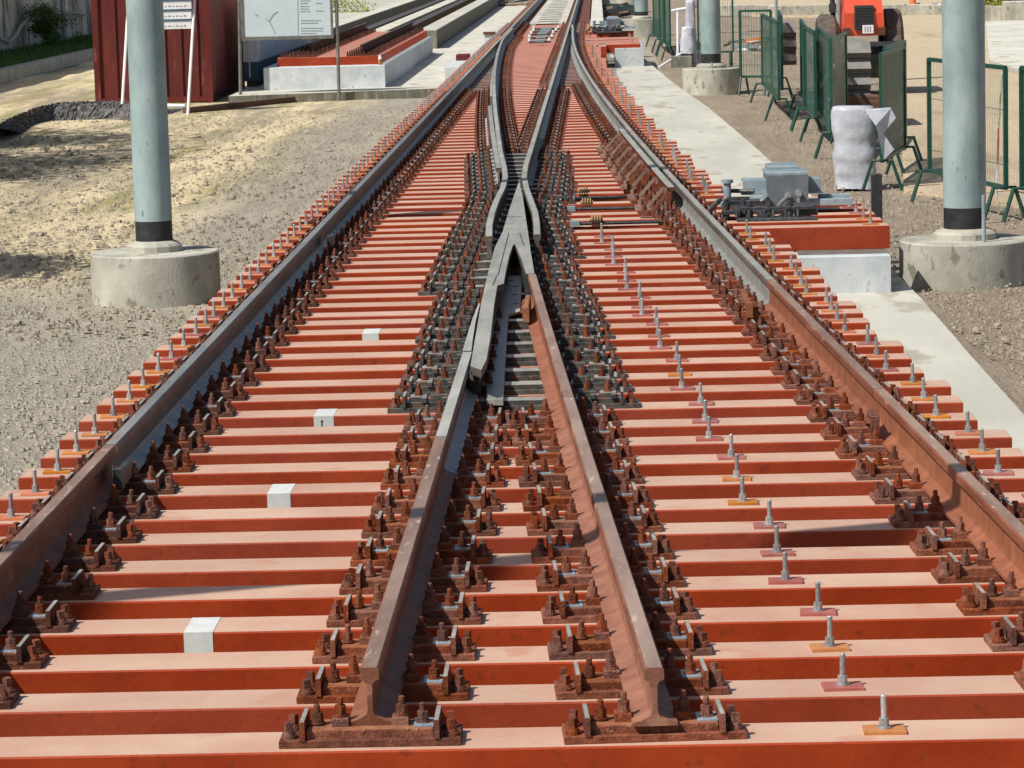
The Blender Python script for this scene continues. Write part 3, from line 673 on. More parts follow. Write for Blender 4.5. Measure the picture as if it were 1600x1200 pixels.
# ---------------------------------------------------------------- near point machine
by = YF[30]
box_obj('whitewashed_block', ['whitewash'], 0, 1, 0, 1, 0, 1).name = 'tmp'
bpy.data.objects.remove(bpy.data.objects['tmp'])
def blockobj(name, mat, x0, x1, y0, y1, z0, z1, label, cat, bv=.008, top=None):
    cx, cy = (x0+x1)/2, (y0+y1)/2; b = MB(); b.box(x0-cx, x1-cx, y0-cy, y1-cy, z0-z0, z1-z0, 0, top, bv)
    return tag(b.build(name, mat if isinstance(mat, list) else [mat], None, (cx, cy, z0)), label, cat)
xa = Q(1246,430,by-.45).x; xb = Q(1392,430,by-.45).x
blockobj('concrete_block', 'whitewash', xa, xb, by-.45, by+3.6, GZ-.05, -.215, 'whitewashed concrete block under the long sleepers of the near point machine', 'block')
blockobj('steel_plate', 'frame', xa+.02, xb-.01, by-.3, by+3.4, -.215, -.203, 'thin steel sheet between the whitewashed block and the long sleepers', 'plate', .002)
def point_machine(ox, oy, z, s, label, far=False):
    T = thing('point_machine', label, 'point machine', (ox, oy, z), 0, 'point machines'); 
    b = MB(); b.box(-.19*s,.19*s,-.02*s,.62*s,.05,.40*s,0,1,.012); b.box(-.20*s,.20*s,-.0,.60*s,.395*s,.42*s,1,1,.014); b.build('housing', ['mgrey','mblue'], T)
    b = MB(); b.box(-.17*s,.12*s,.3*s,.72*s,.42*s,.455*s,0,0,.015); b.build('lid', ['mblue'], T)
    for s_ in (-1, 1):
        b = MB(); x0, x1 = (-.40, -.19) if s_ < 0 else (.19, .32)
        b.box(x0*s, x1*s, .2*s,.55*s,.31*s,.33*s); b.box(x0*s,x1*s,.2*s,.215*s,.22*s,.31*s); b.box(x0*s-.02*s,x1*s+.04*s,.15*s,.2*s,.20*s,.22*s); b.build('side_channel', ['mblue'], T)
    b = MB(); b.box(-.62*s,.55*s,.1*s,.3*s,.10*s,.145*s,0,0,.01); b.box(.30*s,.60*s,.0*s,.04*s,.10*s,.16*s,0,0,.006); b.box(.30*s,.60*s,.30*s,.34*s,.12*s,.18*s,0,0,.006); b.build('frame', ['mblue'], T)
    b = MB(); b.cyl(.01*s,-.06*s,.02,.10,.035*s,n=12); b.tube([(.0,-.02,.20*s),(.0,-.10,.20*s)], .028*s, 10); b.tube([(.10,-.02,.22*s),(.10,-.08,.22*s)], .03*s, 10); b.tube([(.10,-.06,.22*s),(.10,-.06,.13*s)], .014*s, 8); b.build('cable_gland', ['zinc'], T)
    b = MB(); b.tube([(.0,-.09,.20*s),(-.08*s,-.12*s,.13*s),(-.12*s,-.14*s,.07*s)], .02*s, 8); b.tube([(.0,-.5*s,.10*s),(-.10*s,-.55*s,.05*s),(-.18*s,-.6*s,-.01)], .018*s, 8); b.build('conduit', ['mgrey'], T)
    b = MB()
    b.box(-.62*s,.16*s,-.30*s,-.22*s,.06*s,.10*s,0,0,.01); b.box(-.50*s,.22*s,-.75*s,-.62*s,.02*s,.06*s,0,0,.01); b.box(-.46*s,.2*s,-.60*s,-.5*s,.12*s,.15*s,0,0,.008)
    b.box(.03*s,.24*s,-.55*s,-.32*s,.06*s,.16*s,0,0,.01); b.box(-.56*s,-.2*s,.05*s,.12*s,.16*s,.19*s); b.box(-.3*s,-.22*s,-.7*s,-.2*s,.05*s,.09*s); b.box(-.52*s,-.46*s,-.5*s,.1*s,.08*s,.12*s)
    for q_ in range(6): b.tube([((-.5+.11*q_)*s,-.68*s,.06*s),((-.5+.11*q_)*s,-.66*s,.125*s)], .014*s, 6)
    for x, yy in ((-.38,-.56),(-.2,-.56),(-.02,-.56),(-.58,-.26),(-.42,-.26)): b.cyl(x*s,yy*s,.02,.17*s,.035*s,n=12); b.cyl(x*s,yy*s,.17*s,.20*s,.02*s,n=6)
    b.tube([(-.62*s,-.2*s,.20*s),(-.78*s,-.3*s,.06*s)], .025*s, 8); b.tube([(-.6*s,.2*s,.24*s),(-.3*s,.1*s,.24*s)], .02*s, 8)
    b.build('lock_mechanism', ['dark'], T)
    b = MB(); b.cyl(-.55*s,.1*s,.12*s,.32*s,.035*s,n=12); b.cyl(-.55*s,.1*s,.32*s,.35*s,.055*s,n=12); b.tube([(-.25*s,-.1*s,.16*s),(-.19*s,-.1*s,.22*s),(-.22*s,0,.2*s)], .018*s, 7); b.tube([(-.35*s,0,.18*s),(-.2*s,0,.18*s)], .03*s, 8); b.build('linkage', ['mblue'], T)
    return T
mx, my = P(1231, 334, 0)
point_machine(mx, my, -.03, 1.0, 'grey point machine on the long sleepers right of the track')
x, y = P(1371, 377, GZ); blockobj('black_post', 'black', x-.055, x+.055, y, y+.1, GZ-.05, Q(1371,272,y).z, 'short square black post behind the near whitewashed block', 'post')
# far point machine and block
yb = P(982, 108, GZ)[1]
blockobj('concrete_block', 'whitewash', Q(961,95,yb).x, Q(1006,95,yb).x, yb, yb+5, GZ-.05, Q(985,75,yb).z, 'small distant white block below the far point machine', 'block')
blockobj('orange_beam', ['paint','paint_top'], Q(915,65,yb+3.5).x, Q(990,65,yb+3.5).x, yb+3.5, yb+3.8, -.2, .02, 'near orange beam under the far point machine', 'beam', .006, 1)
blockobj('orange_beam', ['paint','paint_top'], Q(915,50,yb+9).x, Q(990,50,yb+9).x, yb+9, yb+9.3, -.1, .06, 'far orange beam under the far point machine', 'beam', .006, 1)
blockobj('orange_pad', ['paint','paint_top'], Q(935,85,yb-1).x, Q(948,85,yb-1).x, yb-1, yb+2, -.3, .0, 'small orange block left of the distant white block', 'block', .006, 1)
x, y = P(959, 50, .05); point_machine(x, y, .03, .95, 'distant grey point machine near the top of the photo', True)

# ---------------------------------------------------------------- fence panels
def fence(a, c, label, dense=False, h=1.66, col='green'):
    (x0, y0), (x1, y1) = P(*a, GZ), P(*c, GZ)
    ln = math.hypot(x1-x0, y1-y0); an = math.atan2(y1-y0, x1-x0)
    T = thing('fence_panel', label, 'fence panel', (x0, y0, GZ), an, 'green site fence panels')
    b = MB(); z0 = .36
    for p, q in (((0,0,z0),(0,0,h)),((ln,0,z0),(ln,0,h)),((0,0,h),(ln,0,h)),((0,0,z0),(ln,0,z0))): b.bar(p, q, .045, .045)
    b.build('frame', [col], T)
    b = MB(); b.poly([(0,0,z0),(ln,0,z0),(ln,0,h),(0,0,h)], [(0,1,2,3)]); b.build('mesh_infill', ['net_dense' if dense else 'net'], T)
    for x in (.06, ln-.06):
        b = MB(); b.tube([(x,-.24,0),(x,-.12,.36),(x,.12,.36),(x,.24,0)], .024, 6); b.build('foot', [col], T)
    return T
fence((1453,314),(1572,345), 'green wire panel behind the thick right mast, red and white tape on it')
fence((1597,345),(1760,380), 'green wire panel at the right edge of the photo')
fence((1378,297),(1414,272), 'green panel with milky plastic sheeting right of the wrapped bag', True)
fence((1384,276),(1415,255), 'green panel just behind the plastic covered one', True)
fence((1300,248),(1323,224), 'dark green screened panel immediately left of the wrapped bag', True)
fence((1280,206),(1300,246), 'green panel with torn white plastic left of the stacked grey channels', True)
fence((1258,202),(1275,221), 'narrow looking green panel, left end of the three in front of the tractor', True)
fence((1253,180),(1260,205), 'edge-on green panel beside the rubble heap', True)
fence((1192,160),(1218,188), 'green screened panel standing right of the middle mast', True)
fence((1158,148),(1206,148), 'green panel facing the camera right beside the middle mast', False)
fence((1219,150),(1223,170), 'edge-on green panel in front of the far grey channels', True)
fence((1092,105),(1146,104), 'green panel hidden partly behind the middle mast', False)
fence((1022,73),(1032,82), 'far green panel in the row of three near the far mast, left one', True)
fence((1032,82),(1040,88), 'far green panel in the row of three near the far mast, middle one', True)
fence((1038,86),(1048,95), 'far green panel in the row of three near the far mast, right one', True)
# tape on the wire panel
p = Q(1566,114,35.9); q = Q(1560,200,36.2); r_ = Q(1557,310,36.4)
b = MB(); b.tube([p, (p+q)/2, q], .012, 5, 0); b.tube([q, (q+r_)/2], .012, 5, 1); b.tube([(q+r_)/2, r_], .012, 5, 0)
tag(b.build('barrier_tape', ['white','tape']), 'red and white tape hanging down the wire panel', 'tape')
# plastic sheeting on panel
def crumple(name, cx, cy, z0, z1, w, dpt, mat, label, cat, seed=0, bulge=None, lean=0, band=None):
    rs_ = random.Random(seed); b = MB(); n, k = 22, 18
    for j in range(k+1):
        t = j/k; z = z0+(z1-z0)*t; s = bulge(t) if bulge else 1
        for i in range(n):
            a = 2*math.pi*i/n; ca, sa = math.cos(a), math.sin(a)
            q = (abs(ca)**3+abs(sa)**3)**(-1/3); wob = 1+rs_.uniform(-.05,.05)+.04*math.sin(5*a+9*t+seed)
            b.v.append((cx+lean*t+ca*q*w/2*s*wob, cy+sa*q*dpt/2*s*wob, z+rs_.uniform(-.01,.01)))
    for j in range(k):
        for i in range(n): b.f.append([j*n+i, j*n+(i+1) % n, (j+1)*n+(i+1) % n, (j+1)*n+i]); b.m.append(1 if band and band[0] <= (j+.5)/k <= band[1] and i % 3 else 0)
    b.f.append([k*n+i for i in range(n)]); b.m.append(0)
    ox, oy = cx, cy; b.v = [(x-ox, y-oy, z-z0) for x, y, z in b.v]
    o = b.build(name, [mat, 'tape'] , None, (ox, oy, z0), True); tag(o, label, cat); return o
x, y = P(1338, 294, GZ)
def bg_(t):
    return 1.08-.12*math.sin(math.pi*min(1, t/.25)) if t < .25 else (.98+.1*math.sin(math.pi*(t-.25)/.3) if t < .55 else .98+.10*abs(math.sin(math.pi*(t-.55)/.45)))
crumple('wrapped_bag', x, y, GZ, Q(1340,166,y).z, .50, .36, 'cloth', 'white plastic wrapped bundle tied in the middle, red stripe near its foot', 'bundle', 3, bg_, -.03, (.2,.24))
b = MB(); zz = Q(1340,166,y).z-GZ
b.poly([(-.02,0,zz-.02),(.3,.1,zz+.0),(.36,.1,zz-.12),(.2,.05,zz-.3),(.33,.05,zz-.5),(.2,0,zz-.62),(.1,-.05,zz-.2),(-.02,.03,zz),(.3,.13,zz+.01)], [(0,1,2,3,6),(3,4,5,6),(0,7,8,1)])
tag(b.build('plastic_flap', ['cloth'], None, (x+.08, y-.75, GZ)), 'loose white plastic flap sticking out beside the wrapped bundle', 'plastic')
x, y = P(1383, 108, GZ)
x, y = P(1080, 102, GZ)
crumple('wrapped_post', x, y, GZ, Q(1080,0,y).z, .30, .3, 'cloth', 'tall white plastic wrapped post left of the middle mast', 'post', 5, lambda t: 1-.25*t)
x2, y2 = P(1072, 90, GZ)
crumple('wrapped_bag', x2-.1, y-.2, GZ+.3, Q(1072,42,y).z, .36, .3, 'cloth', 'white bag leaning beside the tall wrapped post', 'bag', 8, lambda t: 1-.3*t*t)
# white tube frame
a = Q(1029,106,y-1); c = Q(1072,80,y)
for p, q, lab in ((Q(1029,106,y-1), Q(1070,80,y), 'white plastic tube lying aslant near the middle mast'), (Q(1059,18,y), Q(1059,97,y), 'upright white tube left of the tall wrapped post'), (Q(1049,17,y), Q(1090,10,y), 'white tube lying across the top of the upright tube')):
    b = MB(); o_ = Vector(q); b.tube([Vector(p)-o_, Vector((0,0,0))], .035, 8); tag(b.build('white_tube', ['white'], None, o_), lab, 'tube')
xx, yy = P(1065, 104, GZ); blockobj('concrete_block', 'conc_dark', xx-.25, xx+.25, yy, yy+.4, GZ-.05, GZ+.25, 'low grey block under the upright white tube', 'block')

# ---------------------------------------------------------------- stacked grey channels, tractor, rubble
def channels(px0, px1, py0, pb, d, n, lab):
    z0 = Q(px0, pb, d).z; z1 = Q(px0, py0, d).z; x0 = Q(px0, 50, d).x; x1 = Q(px1, 50, d).x; h = (z1-z0)/n
    for k in range(n):
        b = MB(); zb = h*k; w = (x1-x0)/2
        b.poly([(-w,0,0),(w,0,0),(w,0,h*.2),(-w,0,h*.2),(w,-.10,h*.32),(-w,-.10,h*.32),(w*.96,.02,h*.97),(-w*.96,.02,h*.97),(-w,1.8,0),(w,1.8,0),(w*.96,1.8,h*.97),(-w*.96,1.8,h*.97)],
               [(0,1,2,3),(3,2,4,5),(5,4,6,7),(7,6,10,11),(1,9,10,6,4,2),(0,3,5,7,11,8),(9,8,11,10),(0,8,9,1)])
        nm = ['bottom', 'second from bottom', 'second from top', 'top'] if n == 4 else ['bottom', 'middle', 'top']
        tag(b.build('precast_channel', ['conc_grey'], None, ((x0+x1)/2, d, z0+zb)), f'{nm[k]} grey precast piece of the {lab}', 'precast channel', f'precast pieces of the {lab}')
M['void'] = nmat('slot_shade_black', (.015,.014,.012), (.04,.036,.03), 9, .95, .95, .03)  # near-black colour stands in for the shade inside deep slots
M['conc_grey'] = nmat('grey_precast', (.16,.155,.145), (.23,.22,.205), 6, .8, .7, .3, .2, 40)
channels(1316, 1360, 66, 165, 51.5, 4, 'near stack behind the green panels')
channels(1219, 1244, 36, 102, 63, 3, 'small far stack')
blockobj('pallet', 'wood', Q(1316,160,51).x, Q(1375,160,51).x, 50.8, 52.5, GZ, Q(1340,150,51).z, 'dark timber scraps under the near stack of grey precast pieces', 'timber')
for k in range(9):
    x, y = P(random.uniform(1322,1372), random.uniform(200,230), GZ)
    b = MB(); a = random.uniform(-1,1); b.bar((0,0,.12+.05*k), (.45*math.cos(a), .2, .35+.12*math.sin(2*a)+.06*k), .09, .02)
    tag(b.build('scrap_board', ['wood' if k % 2 else 'conc_pale'], None, (x, y+6, GZ)), f'{"brown" if k % 2 else "pale"} scrap board in the heap behind the wrapped bundle, {ordn(k+1)} one', 'board', 'scrap boards')
# tractor
ty = 62.0; tx = Q(1350,30,ty).x; zg = GZ
T = thing('tractor', 'red tractor seen from the front behind the green fence panels', 'tractor', (tx, ty, zg))
u = ty/F
def tz(py): return Q(1350, py, ty).z-zg
b = MB(); w = 30*u
b.poly([(-w*1.05,0,tz(56)),(w*1.05,0,tz(56)),(w,-.05,tz(20)),(-w,-.05,tz(20)),(-w*.82,.15,tz(-25)),(w*.82,.15,tz(-25)),(-w*1.05,2,tz(56)),(w*1.05,2,tz(56)),(w*.82,2,tz(-25)),(-w*.82,2,tz(-25)),(-w,2,tz(20)),(w,2,tz(20))],
       [(0,1,2,3),(3,2,5,4),(4,5,8,9),(1,7,11,8,5,2),(0,3,4,9,10,6)]); b.build('hood', ['red_t'], T)
b = MB(); b.box(-.19,.19,-.075,-.03,tz(47),tz(8),0,0,.01)
for k in range(9): b.box(-.17,.17,-.09,-.075,tz(44)+k*.048,tz(44)+k*.048+.012)
b.build('grille', ['dark'], T)
b = MB(); b.box(-.04,.17,-.11,-.09,tz(52),tz(39)); b.build('number_plate', ['white'], T)
b = MB()
for xx in (.0,.05,.1): b.box(xx,xx+.022,-.113,-.11,tz(50),tz(41.5))
b.build('plate_marks', ['ink'], T)
for s_ in (-1, 1):
    b = MB(); b.box(s_*.33-.07, s_*.33+.07, -.1, .1, tz(55), tz(43), 0, 0, .01); b.build('lamp', ['rust_d'], T)
for s_, xc_ in ((-1, (1297-1350)*u), (1, (1398-1350)*u)):
    b = MB(); rr = .82 if s_ > 0 else .78; n = 28; prof = [(rr*.55,-.18),(rr*.92,-.19),(rr,-.13),(rr,.13),(rr*.92,.19),(rr*.55,.18)]
    for pr, px_ in prof:
        for i in range(n): a = 2*math.pi*i/n; q = pr*(1.03 if i % 2 and pr == rr else 1); b.v.append((xc_+px_, .9+q*math.cos(a), rr+q*math.sin(a)))
    for j in range(5):
        for i in range(n): b.f.append([j*n+i, j*n+(i+1) % n, (j+1)*n+(i+1) % n, (j+1)*n+i]); b.m.append(0)
    wo = b.build('wheel', ['rubber'], T)
    b = MB(); b.tube([(xc_-.1,.9,rr),(xc_+.1,.9,rr)], rr*.56, 20); b.build('rim', ['red_t'], wo)
b = MB(); b.bar((-.7,.3,.75),(.75,.3,.75),.12,.12); b.box(-.5,.75,-.15,.1,.98,1.06); b.build('axle', ['dark'], T)
b = MB(); b.box(-.55,.6,.35,2.2,.35,.9); b.build('chassis', ['rubber'], T)
b = MB(); b.tube([(-.52,.9,tz(40)),(-.55,.9,tz(-30))], .05, 8); b.tube([(-.42,.9,tz(10)),(-.42,.9,tz(-30))], .04, 8); b.box(-.6,-.38,.8,1.0,tz(20),tz(6)); b.build('hydraulic_arm', ['dark'], T)
x, y = P(1218, 122, GZ)
for px, pyb, lab in ((1213.5, 60, 'thin grey post behind the middle fence panels'), (1312, 150, 'thin grey post in front of the tractor')):
    x, y = P(px, pyb, GZ); b = MB(); b.cyl(0,0,0,3.2,.045,n=10); tag(b.build('steel_post', ['mblue'], None, (x, y, GZ)), lab, 'post')
# kerb stones at the back of the haul road
for k in range(20):
    px = 1130+k*20; d0 = P(px, 24, GZ)[1] if k < 18 else P(px, 24, GZ)[1]
    x, y = P(px, 25, GZ); w = 18.6/(F/y)
    b = MB(); b.box(-w/2,w/2,0,.5,0,.42+.02*math.sin(k),0,1,.03); tag(b.build('kerb_stone', ['conc','conc_pale'], None, (x, y, GZ)), f'pale kerb stone at the back of the sandy road, {ordn(k+1)} from the left', 'kerb stone', 'kerb stones behind the sandy road')
x, y = P(1426, 19, GZ); T = thing('traffic_cone', 'orange traffic cone standing by the far kerb stones', 'cone', (x, y, GZ))
b = MB(); b.cyl(0,0,.03,1.0,.2,.04,n=16); b.build('body', ['cone'], T); b = MB(); b.box(-.3,.3,-.3,.3,0,.03); b.build('base', ['cone'], T)
def rubble(name, n, area, z, smin, smax, mats, label, cat, seed):
    rs_ = random.Random(seed); b = MB(); x0, y0 = area[0]
    for i in range(n):
        x = rs_.uniform(area[0][0], area[1][0]); y = rs_.uniform(area[0][1], area[1][1]); s = rs_.uniform(smin, smax); a = rs_.uniform(-.5,.5)
        p = Vector((x-x0, y-y0, rs_.uniform(0,.15))); 
        b.bar(p, p+Vector((s*math.cos(a)*2, s*math.sin(a), rs_.uniform(-.1,.4)*s)), s*.5, s*.4, rs_.randrange(len(mats)))
    return tag(b.build(name, mats, None, (x0, y0, z)), label, cat, None, 'stuff')
p0, p1 = P(1436, 21, GZ), P(1472, 15, GZ)
rubble('rubble', 60, (p0, (p1[0], p0[1]+6)), GZ, .12, .35, ['dark','conc','rose','white'], 'mixed debris heap beside the traffic cone', 'rubble', 3)
p0, p1 = P(748, 17, GZ), P(832, 14, GZ)
rubble('rubble', 160, (p0, (p1[0], p0[1]+12)), GZ+.1, .12, .5, ['dark','wood','rose','conc','conc_dark'], 'brown heap of debris beyond the far end of the left slab', 'rubble', 4)
p0, p1 = P(925, 30, GZ), P(975, 20, GZ)
rubble('rubble', 90, (p0, (p1[0], p0[1]+14)), GZ+.1, .12, .45, ['dark','dark','rose','green'], 'dark debris heap by the far concrete drum', 'rubble', 5)
p0, p1 = P(1140, 80, GZ), P(1205, 70, GZ)
rubble('rubble', 90, ((p0[0], p0[1]), (p1[0], p0[1]+5)), GZ, .1, .3, ['conc','dark','white','pad_o','wood','mblue'], 'tools and scrap lying between the middle mast and the panels', 'rubble', 6)
p0, p1 = P(1100, 20, GZ), P(1120, 70, GZ)
rubble('rubble', 60, ((Q(1062,60,82).x, 80), (Q(1090,60,82).x, 90)), GZ, .12, .35, ['redc','conc','dark','wood'], 'red and grey scrap behind the tall wrapped post', 'rubble', 7)
p0 = P(1245, 180, GZ)
rubble('rubble', 40, ((p0[0]-.1, p0[1]), (p0[0]+.6, p0[1]+3)), GZ, .06, .2, ['white','conc','dark'], 'pale rubble at the foot of the edge-on green panel', 'rubble', 8)
# pavement upper right
b = MB(); pp = [P(1546,105,GZ), P(1680,150,GZ), P(1680,38,GZ), P(1540,40,GZ)]
b.prism(pp, GZ-.05, GZ+.16, 0, 1); struct(b.build('pavement', ['conc', 'conc_pale']))
def shrub(name, x, y, z, w, dp, h, n, mat, label, seed, leaf=.05, cat='shrub'):
    rs_ = random.Random(seed); T = thing(name, label, cat, (x, y, z))
    b = MB()
    for k in range(9):
        a = rs_.uniform(0,6.28); r_ = rs_.uniform(.2,.8); b.tube([(0,0,0),(w*.25*r_*math.cos(a),dp*.25*r_*math.sin(a),h*.4),(w*.45*r_*math.cos(a),dp*.45*r_*math.sin(a),h*.85)], .012, 4, 0, .004)
    b.build('stem', ['bark'], T); b = MB()
    cl = [(rs_.gauss(0,.22)*w, rs_.gauss(0,.22)*dp, h*(.15+.8*rs_.random()), rs_.uniform(.5,1)) for _ in range(26)]
    for k in range(n):
        c = rs_.choice(cl); q = .13*max(w, h)*c[3]
        p = Vector((c[0]+rs_.gauss(0,q), c[1]+rs_.gauss(0,q), max(.02, c[2]+rs_.gauss(0,q*.8))))
        a = Vector((rs_.uniform(-1,1), rs_.uniform(-1,1), rs_.uniform(-.4,1))).normalized(); s = leaf*rs_.uniform(.6,1.4)
        t = a.cross(Vector((rs_.uniform(-1,1), rs_.uniform(-1,1), .3))).normalized()
        b.poly([p, p+a*s+t*s*.4, p+a*s*2, p+a*s-t*s*.4], [(0,1,2,3)])
    b.build('foliage', [mat], T); return T
x, y = P(1590, 38, GZ); blockobj('kerb_block', ['conc','white'], x-.4, x+1.2, y, y+.9, GZ+.1, GZ+.75, 'white concrete block at the far right edge below the yellow bush', 'block', .02, 1)
x, y = P(1575, 24, GZ); shrub('bush', x, y+3, GZ, 4.5, 2, 1.6, 9000, 'leaf_y', 'yellow green bush at the top right corner', 4, .06)
for k in range(6):
    x, y = P(1536+k*14, 36, GZ); b = MB(); b.box(-.18,.18,0,.4,0,.55,0,0,.02); tag(b.build('kerb_stone', ['conc'], None, (x, y+1, GZ)), f'grey kerb stone below the yellow green bush, {ordn(k+1)} from the left', 'kerb stone', 'kerb stones below the bush')

# ---------------------------------------------------------------- far concrete panel between the rails
y0 = YF[-1]+.4
T = thing('slotted_slab', 'white concrete slab with dark cross slots between the far rails', 'slab', (0, y0, 0))
b = MB(); x0, x1 = XL+.25, XS-.2; yy = 0; b.box(x0-.0, x0+.22, 0, 80, -.2, .04); b.box(x1-.22, x1, 0, 80, -.2, .04)
while yy < 76: b.box(x0+.22, x1-.22, yy, yy+1.9, -.2, .04); yy += 2.9
b.build('panel', ['conc_pale'], T)
b = MB(); b.box(x0+.2, x1-.2, 0, 80, -.24, .03); b.build('slot_shade_fill', ['void'], T)  # raised almost flush so the painted slot shade shows from low down
blockobj('rail_trough', ['rust','rust_d'], XL-.45, XL+.24, y0, y0+80, -.2, -.0, 'dark red rail trough under the far left rails', 'trough', .004)
blockobj('rail_trough', ['rust','rust_d'], XS-.19, XS+.5, y0, y0+80, -.2, -.0, 'dark red rail trough under the far right rails', 'trough', .004)
blockobj('kerb_slab', ['conc_pale'], XS+.55, XS+.95, y0-4, y0+80, -.2, .03, 'pale concrete kerb strip right of the far rails', 'kerb')
# far stretcher bars
for k, (pa, pb) in enumerate((((826,66),(862,62)), ((829,54),(868,50)), ((833,46),(876,43)), ((826,60),(866,57)), ((832,50),(872,47)))):
    x0, ya = P(*pa, .08); x1, yb2 = P(*pb, .08); T = thing('stretcher_bar', ['nearest','middle','farthest','second nearest','second farthest'][k]+' stretcher bar between the distant switch blades', 'bar', (x0, ya, .08), 0, 'stretcher bars')
    b = MB(); b.bar((0,0,0),(x1-x0,0,0),.08,.05); b.build('bar', ['dark'], T)
    b = MB(); b.box((x1-x0)*.3,(x1-x0)*.7,-.2,.3,.0,.05); b.build('bracket', ['mblue'], T)
    for q in (.05,.95): b = MB(); b.cyl((x1-x0)*q,0,.02,.1,.04,n=8); b.build('bolt', ['white'], T)

# ---------------------------------------------------------------- left background: slab, plinth and stored track
LZ = -.42
a = P(372,150,LZ); c = P(700,137,LZ)
b = MB(); b.prism([(a[0]-.2, a[1]), (-2.75, c[1]), (-2.75, 175), (-10.0, 175), (-10.0, a[1]+14), (a[0]-.2, a[1]+14)], GZ-.1, LZ, 1, 0); struct(b.build('left_slab', ['conc_pale', 'conc_dark']))
pf = P(401,145,LZ); pr = P(607,133,LZ); pk = P(683,84,LZ)
x0, x1 = pf[0]+.05, pr[0]; ya = (pf[1]+pr[1])/2
zt = Q(500,104,ya).z
blockobj('plinth', 'whitewash', x0, x1, ya, pk[1], LZ, zt, 'long whitewashed plinth carrying orange sleepers at upper left', 'plinth', .01)
xs0 = x0+.25; xs1 = x1-.12; zs = Q(510,89,ya+.5).z-zt
k = 0; yy = ya+.5
FM = []; wd = xs1-xs0
for qs, (q0, q1) in (((.04,.09,.13,.17,.22,.27,.32,.36), (.03,.37)), ((.68,.74,.79,.84,.89,.95), (.67,.96))):
    b = MB(); b.box(-wd/2+wd*q0,-wd/2+wd*q1,.05,.23,zs+.001,zs+.03)
    for j_, q in enumerate(qs): b.cyl(-wd/2+wd*q, .08+.1*(j_ % 2), zs+.03, zs+.095, .018, n=6)
    FM.append(b.mesh('rail_chair', ['rust_d']))
SB = MB(); SB.box(-(xs1-xs0)/2,(xs1-xs0)/2,0,.28,0,zs,0,1,.006); sbm = SB.mesh('sleeper', ['paint','paint_far'])
while yy < pk[1]-.4:
    k += 1; o = link('stored_sleeper', sbm, None, ((xs0+xs1)/2, yy, zt)); tag(o, f'orange sleeper on the whitewashed plinth, {ordn(k)} from its near end', 'sleeper', 'sleepers on the plinth')
    for q in (.13,.30,.47,.62,.86,.94,1.6,1.75,1.95,2.15):
        pass
    for me_ in FM: link('rail_chair', me_, o)
    yy += .62
for fx_, ys_, lab in ((.22, ya+3, 'dark rail lying on the plinth sleepers, left one'), (.80, ya+1.2, 'dark rail lying on the plinth sleepers, right one')):
    xx = xs0+(xs1-xs0)*fx_; pth = [(0, 0), (0, pk[1]+.5-ys_)]; b = MB(); sweep(b, pth, z=0); tag(b.build('rail', ['rust_d','rail_grey','rust_d'], None, (xx, ys_, zt+zs+.03)), lab, 'rail', 'rails on the plinth')
x, y = P(598, 101, zt); b = MB(); b.cyl(0,0,0,.12,.04,.05,n=10,mi=0); b.cyl(0,0,.12,.2,.045,.02,n=10,mi=1); tag(b.build('bottle', ['pad_o','white'], None, (x1-.1, ya+.15, zt)), 'small drink bottle standing on the corner of the plinth', 'bottle')
# parallel slab tracks running away behind the plinth
q0 = P(683,76,LZ); xw = q0[0]
zb = Q(683,47,q0[1]).z
blockobj('concrete_beam', ['conc_dark','conc_pale'], xw-.55, xw+.0, q0[1], 175, LZ, zb, 'long concrete upstand running away behind the plinth', 'beam', .02, 1)
blockobj('concrete_beam', ['conc_dark','conc_pale'], xw-2.0, xw-1.5, q0[1]-6, 175, LZ, zb-.02, 'long concrete strip between the two far dark rails', 'beam', .02, 1)
blockobj('concrete_beam', ['conc_dark','conc_pale'], xw-3.7, xw-3.2, q0[1]-14, 175, LZ, zb+.05, 'mossy concrete edge along the far left of the slab', 'beam', .02, 1)
for dx, lab in ((-1.25,'right'), (-2.4,'left')):
    xx = xw+dx; blockobj('rail_trough', ['rust_d','plate_grey'], xx-.17, xx+.17, q0[1]-3, 175, LZ, zb-.05, f'dark rail trough on the far slab, {lab} one', 'trough', .006, 1)
b = MB(); b.prism([(-14,95),(xw-3.7,84),(xw-3.7,175),(-14,175)], GZ, -.1); struct(b.build('far_pavement', ['conc_pale']))
x, y = P(530, 22, -.1); shrub('weeds', x-.8, y+3, -.1, 3.0, 1.2, .6, 2500, 'leaf_y', 'patch of yellow green weeds beyond the mossy concrete edge', 5, .05, 'plant')
# small things on left slab beside track
x, y = P(720, 94, -.15)
blockobj('orange_block', ['redc','paint_top'], x-.1, x+.2, y-.3, y+.6, LZ, -.02, 'small red block beside the left sleeper ends', 'block', .004)
x, y = P(705, 118, LZ); blockobj('white_kerb', 'whitewash', x-.05, x+.35, y-2, y+6, LZ, -.15, 'white kerb piece beside the left sleeper ends', 'kerb', .01)
x, y = P(764, 60, -.1); T = thing('junction_box', 'small pale box with dark rim by the left sleeper ends', 'box', (x, y, -.2))
b = MB(); b.box(-.13,.13,0,.5,0,.22,0,0,.01); b.build('body', ['whitewash'], T); b = MB(); b.box(-.16,.17,-.05,.55,.22,.27,0,0,.006); b.build('lid', ['rust_d'], T)

